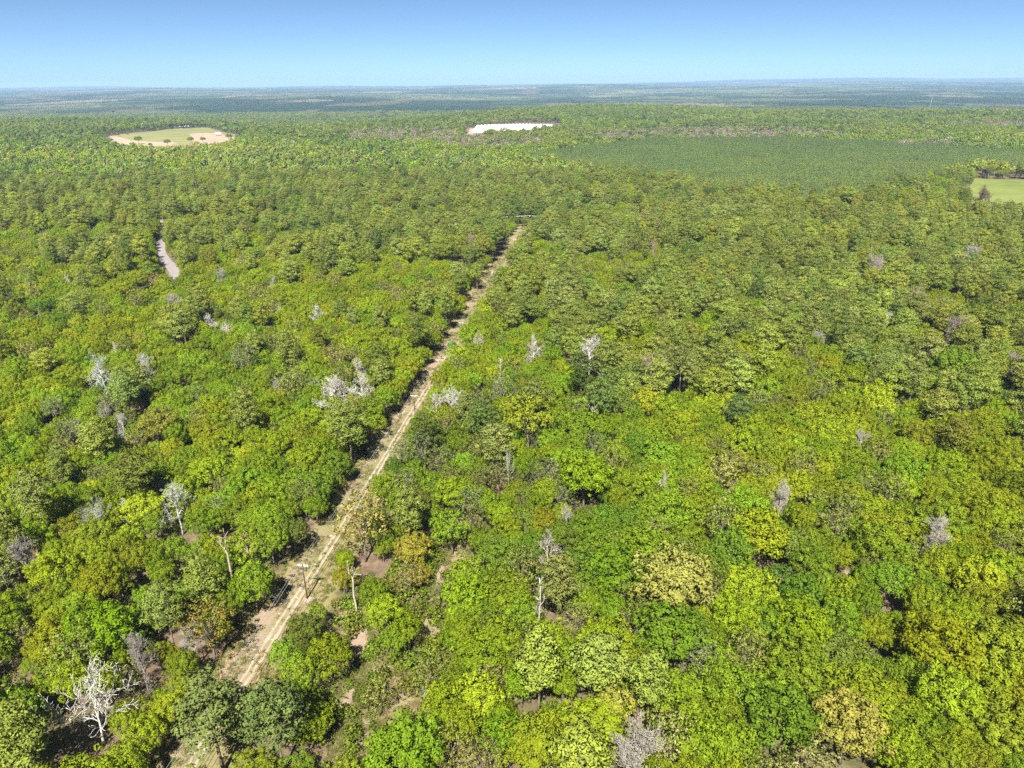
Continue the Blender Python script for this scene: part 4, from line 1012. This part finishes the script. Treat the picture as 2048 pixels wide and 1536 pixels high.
def tints(kind, xy, r):
    t = TINTS[kind]; w = np.cumsum([x[2] for x in t]); xy = np.asarray(xy).reshape(-1, 2); n = len(xy)
    i = np.searchsorted(w / w[-1], drift(xy[:, 0], xy[:, 1], r.random(n), .30 * smooth(700, 1500, xy[:, 1]) + .45 * (vnoise(xy[:, 0], xy[:, 1], 330, 73) - .5)), 'right'); c = np.array([x[1] for x in t])[i]  # tones shift cooler with distance, haze partly put into the foliage colour
    c = c * (1 - .22 * smooth(900, 1900, xy[:, 1:]))  # far crowns darkened with distance, part of the hazy look in the tint
    return np.clip(c * (1 + r.normal(0, .14 if kind == 'pine_tree' else .10, (n, 1)) + r.normal(0, .05, (n, 3))), .004, .9)
NAMES = {'oak_tree': ('oak_woodland', 'mass of yellow-green and green oak crowns filling the woods', FARB), 'pine_tree': ('pine_woodland', 'mass of dull dark green pines standing through the woods', FARP),
         'budding_tree': ('leafing_woodland', 'pale olive leafing trees scattered through the far woods', FARB)}
def mass(kind):
    r = np.random.default_rng(sum(map(ord, kind))); nm, lb, fp = NAMES[kind]; A = rest[kind]; B = np.array(far[kind]).reshape(-1, 4); nh = len(HI[kind])
    P = [(t['x'], t['y'], float(height(t['x'], t['y']))) for t in A] + [tuple(b[:3]) for b in B]
    rot = [(0, 0, t['rot']) for t in A] + [(0, 0, a) for a in r.uniform(0, 6.28, len(B))]
    sc_ = [(t['s'], t['s'], t['s'] * t['sz']) for t in A]; idx = [t['proto'] for t in A]; base = 10.0 if fp is FARB else 6.6
    for b in B:
        k = b[3] / base; sc_.append((k, k, k ** .4 * r.uniform(.72, 1.3)))
        if b[1] < 950: j = int(r.integers(nh)); idx.append(j); k2 = b[3] / PROTO[kind][j]['w']; sc_[-1] = (k2, k2, k2 ** .3 * r.uniform(.75, 1.1))
        else: idx.append(nh + int(r.integers(len(fp))))
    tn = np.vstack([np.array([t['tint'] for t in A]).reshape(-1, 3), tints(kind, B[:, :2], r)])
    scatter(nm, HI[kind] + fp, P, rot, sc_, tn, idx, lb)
for k in NAMES: mass(k)
r = np.random.default_rng(51)
B = np.array(far['young_pine']); n = len(B); k = B[:, 3:] / 4.6
scatter('pine_plantation', HI['young_pine'], B[:, :3], np.column_stack([np.zeros((n, 2)), r.uniform(0, 6.28, n)]), np.hstack([k, k, k ** .3 * r.uniform(.85, 1.1, (n, 1))]), tints('young_pine', B[:, :2], r), r.integers(0, 3, n), 'even rows of young blue-green pines filling the plantation')
B = np.array(far['thicket']); n = len(B); k = B[:, 3:] / 8.0
tt = np.array([(.215, .190, .135), (.25, .225, .175), (.19, .185, .10), (.28, .26, .23), (.15, .17, .06)])[r.integers(0, 5, n)] * (1 + r.normal(0, .1, (n, 1)))
scatter('bare_thicket', FART, B[:, :3], np.column_stack([np.zeros((n, 2)), r.uniform(0, 6.28, n)]), np.hstack([k, k, k * .75]), tt, r.integers(0, 2, n), 'brown leafless thicket in bands across the distant woods')
A = rest['shrub']; U_ = []
for _ in range(4200):
    y = math.sqrt(r.uniform(70 ** 2, 330 ** 2)); x = r.uniform(-.8, .8) * (y * .92 + 47); s, o = row_coords(x, y)
    if (-8.5 < o < 3.0) or on_bare(x, y, .8): continue
    U_.append((x, y, float(height(x, y)), r.uniform(.22, .75)))
U_ = np.array(U_ + [(t['x'], t['y'], float(height(t['x'], t['y'])), t['s']) for t in A]); n = len(U_); k = U_[:, 3:]
scatter('undergrowth', HI['shrub'], U_[:, :3], np.column_stack([np.zeros((n, 2)), r.uniform(0, 6.28, n)]), np.hstack([k, k, k * r.uniform(.7, 1.1, (n, 1))]), tints('shrub', U_[:, :2], r), r.integers(0, len(HI['shrub']), n), 'low brush and saplings growing between the trees')

# far groves across the valley to the horizon; clear-cut ground shows tan
FARCLEAR = []
for px_, py_, a_, b_ in ((765, 187, 46, 2.2), (1000, 179, 80, 1.6), (40, 181, 22, 1.4), (350, 187, 14, 1.2), (330, 182, 30, 1.0), (1390, 214, 60, 3.0), (620, 205, 40, 2.0), (140, 208, 60, 3.0), (1900, 196, 50, 2.0), (1200, 196, 40, 1.6), (480, 196, 30, 1.5)):
    c_ = at(px_, py_); e_ = at(px_ + a_, py_); f_ = at(px_, py_ - b_); FARCLEAR.append((c_[0], c_[1], abs(e_[0] - c_[0]), abs(f_[1] - c_[1]) + 60))
P, K_, T = [], [], []
for y0, y1, sp in ((3200, 7000, 56.0), (7000, 14000, 105.0), (14000, 30000, 190.0)):
    for y in np.arange(y0, y1, sp):
        hw = .80 * (.92 * y + 47); xs = np.arange(-hw, hw, sp); xs = xs + r.uniform(-.4, .4, len(xs)) * sp; yy = y + r.uniform(-.4, .4, len(xs)) * sp; zz = height(xs, yy)
        a = vnoise(xs, yy, 420, 21) * .5 + vnoise(xs, yy * .5, 1300, 22) * .5; b = vnoise(xs, yy * .6, 300, 23); c = vnoise(xs, yy * .35, 700, 24)
        keep = (~inside(YOUNG, xs, yy)) & (c < .93)
        base = np.array([.028, .050, .030]) + np.clip(a - .45, 0, 1)[:, None] * np.array([.20, .22, .11]) * 1.5  # dark blue-green base: some of the distance haze is put into the colour
        base = np.where((b > .78)[:, None], base * .3 + np.array([.13, .12, .075]) * .7, base); tan = np.zeros(len(xs), bool)
        for q_ in FARCLEAR: tan |= ((xs - q_[0]) / q_[2]) ** 2 + ((yy - q_[1]) / q_[3]) ** 2 < 1
        base = np.where(tan[:, None], np.array([.165, .150, .115]), base) * (1 + r.normal(0, .10, (len(xs), 1)))
        kk = sp / 56.0
        for i in np.nonzero(keep)[0]: P.append((xs[i], yy[i], zz[i] - (kk - 1) * 3)); K_.append((kk * 1.05, kk * 1.05, kk ** .35 * r.uniform(.7, 1.25))); T.append(base[i])
n = len(P)
scatter('distant_forest', GROVE, P, np.column_stack([np.zeros((n, 2)), r.uniform(-.5, .5, n)]), K_, np.clip(T, .004, .6), r.integers(0, 4, n), 'blue hazy forest rolling to the horizon')
# the pale young plantation and far clearings
ya = np.array(YOUNG); yx = np.column_stack([r.uniform(ya[:, 0].min(), ya[:, 0].max(), 9000), r.uniform(ya[:, 1].min(), ya[:, 1].max(), 9000)]); yx = yx[inside(YOUNG, yx[:, 0], yx[:, 1])]; n = len(yx)
scatter('young_plantation', HI['shrub'], np.column_stack([yx, height(yx[:, 0], yx[:, 1])]), np.column_stack([np.zeros((n, 2)), r.uniform(0, 6.28, n)]), np.full((n, 3), 4.0) * [[1, 1, .8]], np.tile([[.11, .145, .055]], (n, 1)) * (1 + r.normal(0, .1, (n, 1))), r.integers(0, 5, n), 'low even green plantation in the distant valley')
patch('field', YOUNG, M_HAY, .8, 'pale green flat of young planting far right')
for px_, py_, a, b, m_, lb in ((765, 186.5, 46, 2.2, M_DIRT, 'long brown clearing far off left of centre'), (1000, 178.5, 80, 1.6, M_GRAVEL, 'tan clearing below the long white buildings on the horizon'), (40, 180, 22, 1.2, M_GRAVEL, 'pale clearing on the far left horizon'),
                            (350, 186.5, 10, 1.0, M_RUT, 'small sandy pit far off on the left'), (330, 181, 30, 1.0, M_HAY, 'thin pale pasture near the left horizon')):
    patch('field', [tuple(at(px_ + a * math.cos(t), py_ + b * math.sin(t))) for t in np.linspace(0, 6.28, 14)[:-1]], m_, 13.0, lb, wob=.06)

# grass tufts and pale stones along the track
g = Geo(); rr = np.random.default_rng(61)
for k in range(34):
    a = rr.uniform(0, 6.28); p = rr.normal(0, .22, 2); l = rr.uniform(.2, .5); d = np.array([math.cos(a), math.sin(a), 0]); s_ = np.array([-math.sin(a), math.cos(a), 0]) * .04; b = np.array([p[0], p[1], 0])
    g.add([b - s_, b + s_, b + d * l * .5 + [0, 0, l]], None, [[0, 1, 2]])
v, f = g.arrays(); TUFT = mesh('tuft', v, f, [M_LEAF], {'leaf': ('FACE', rr.uniform(.2, .8, len(f[0]))), 'warm': ('FACE', rr.uniform(0, 1, len(f[0]))), 'nrm': ('FACE', np.tile([[0, -.3, 1.]], (len(f[0]), 1)))})
P, T = [], []
for _ in range(9000):
    s = r.uniform(-75, 420); o = r.uniform(-11.5, 5.0)
    if abs(o + 3.35) < .5 or abs(o + 1.85) < .5: continue
    p = along(s, o)
    if vnoise(p[0], p[1], 6, 33) < .38: continue
    P.append((p[0], p[1], float(height(*p)))); T.append([(.14, .15, .04), (.20, .17, .075), (.26, .20, .11), (.09, .13, .025)][r.integers(4)])
cb = np.array(CLEAR); 
for _ in range(9000):
    x, y = r.uniform(cb[:, 0].min(), cb[:, 0].max()), r.uniform(cb[:, 1].min(), cb[:, 1].max())
    if inside(CLEAR, x, y) and not on_bare(x, y, .5) and vnoise(x, y, 5, 34) > .28: P.append((x, y, float(height(x, y)))); T.append([(.14, .16, .04), (.20, .17, .075), (.24, .19, .11), (.09, .14, .025)][r.integers(4)])
n = len(P); k = r.uniform(.7, 2.0, (n, 1))
scatter('grass', [TUFT], P, np.column_stack([np.zeros((n, 2)), r.uniform(0, 6.28, n)]), np.hstack([k, k, k * .7]), np.array(T) * (1 + r.normal(0, .1, (n, 1))), np.zeros(n), 'tufts of dry and green grass on the cleared strip')
def stone(seed):
    r_ = np.random.default_rng(seed); import bmesh; b = bmesh.new(); bmesh.ops.create_icosphere(b, subdivisions=1, radius=.5)
    for v_ in b.verts: v_.co *= 1 + r_.normal(0, .16); v_.co.z *= .5
    m_ = bpy.data.meshes.new('stone'); b.to_mesh(m_); b.free(); m_.materials.append(M_STONE); return m_
P = []
for c, sp, n_ in (((806, 826), 3.2, 26), ((874, 722), 3.5, 30), ((560, 1262), 2.5, 12), ((600, 1175), 2.5, 10), ((700, 1040), 3, 10), ((780, 900), 3, 12)):
    q = at(*c)
    for _ in range(n_): a = q + r.normal(0, sp, 2) * [1, 2.2]; P.append((*a, float(height(*a))))
n = len(P); k = r.uniform(.25, .95, (n, 1))
scatter('gravel', [stone(i) for i in range(3)], P, np.column_stack([np.zeros((n, 2)), r.uniform(0, 6.28, n)]), np.hstack([k, k * r.uniform(.6, 1, (n, 1)), k]), np.ones((n, 3)), r.integers(0, 3, n), 'pale stones strewn along the track')

# ------------------------------------------------------------------ haze: the air itself
zs = float(GZ.min()) - 2.0; top = max(CAM_H, float(GZ.max()) + 30) + 12
g = Geo(); g.box((0, 17900, (zs + top) / 2), (64400, 36600, top - zs)); hz = NT('haze')
pv = hz.n('ShaderNodeVolumePrincipled'); pv.inputs['Color'].default_value = (.42, .65, .95, 1); pv.inputs['Density'].default_value = 0.5e-4; pv.inputs['Anisotropy'].default_value = 0.0
hz.l(pv.outputs[0], hz.out.inputs['Volume']); obj('haze', g.build('haze', hz.m), kind='stuff', label='thin blue haze over the far woods')
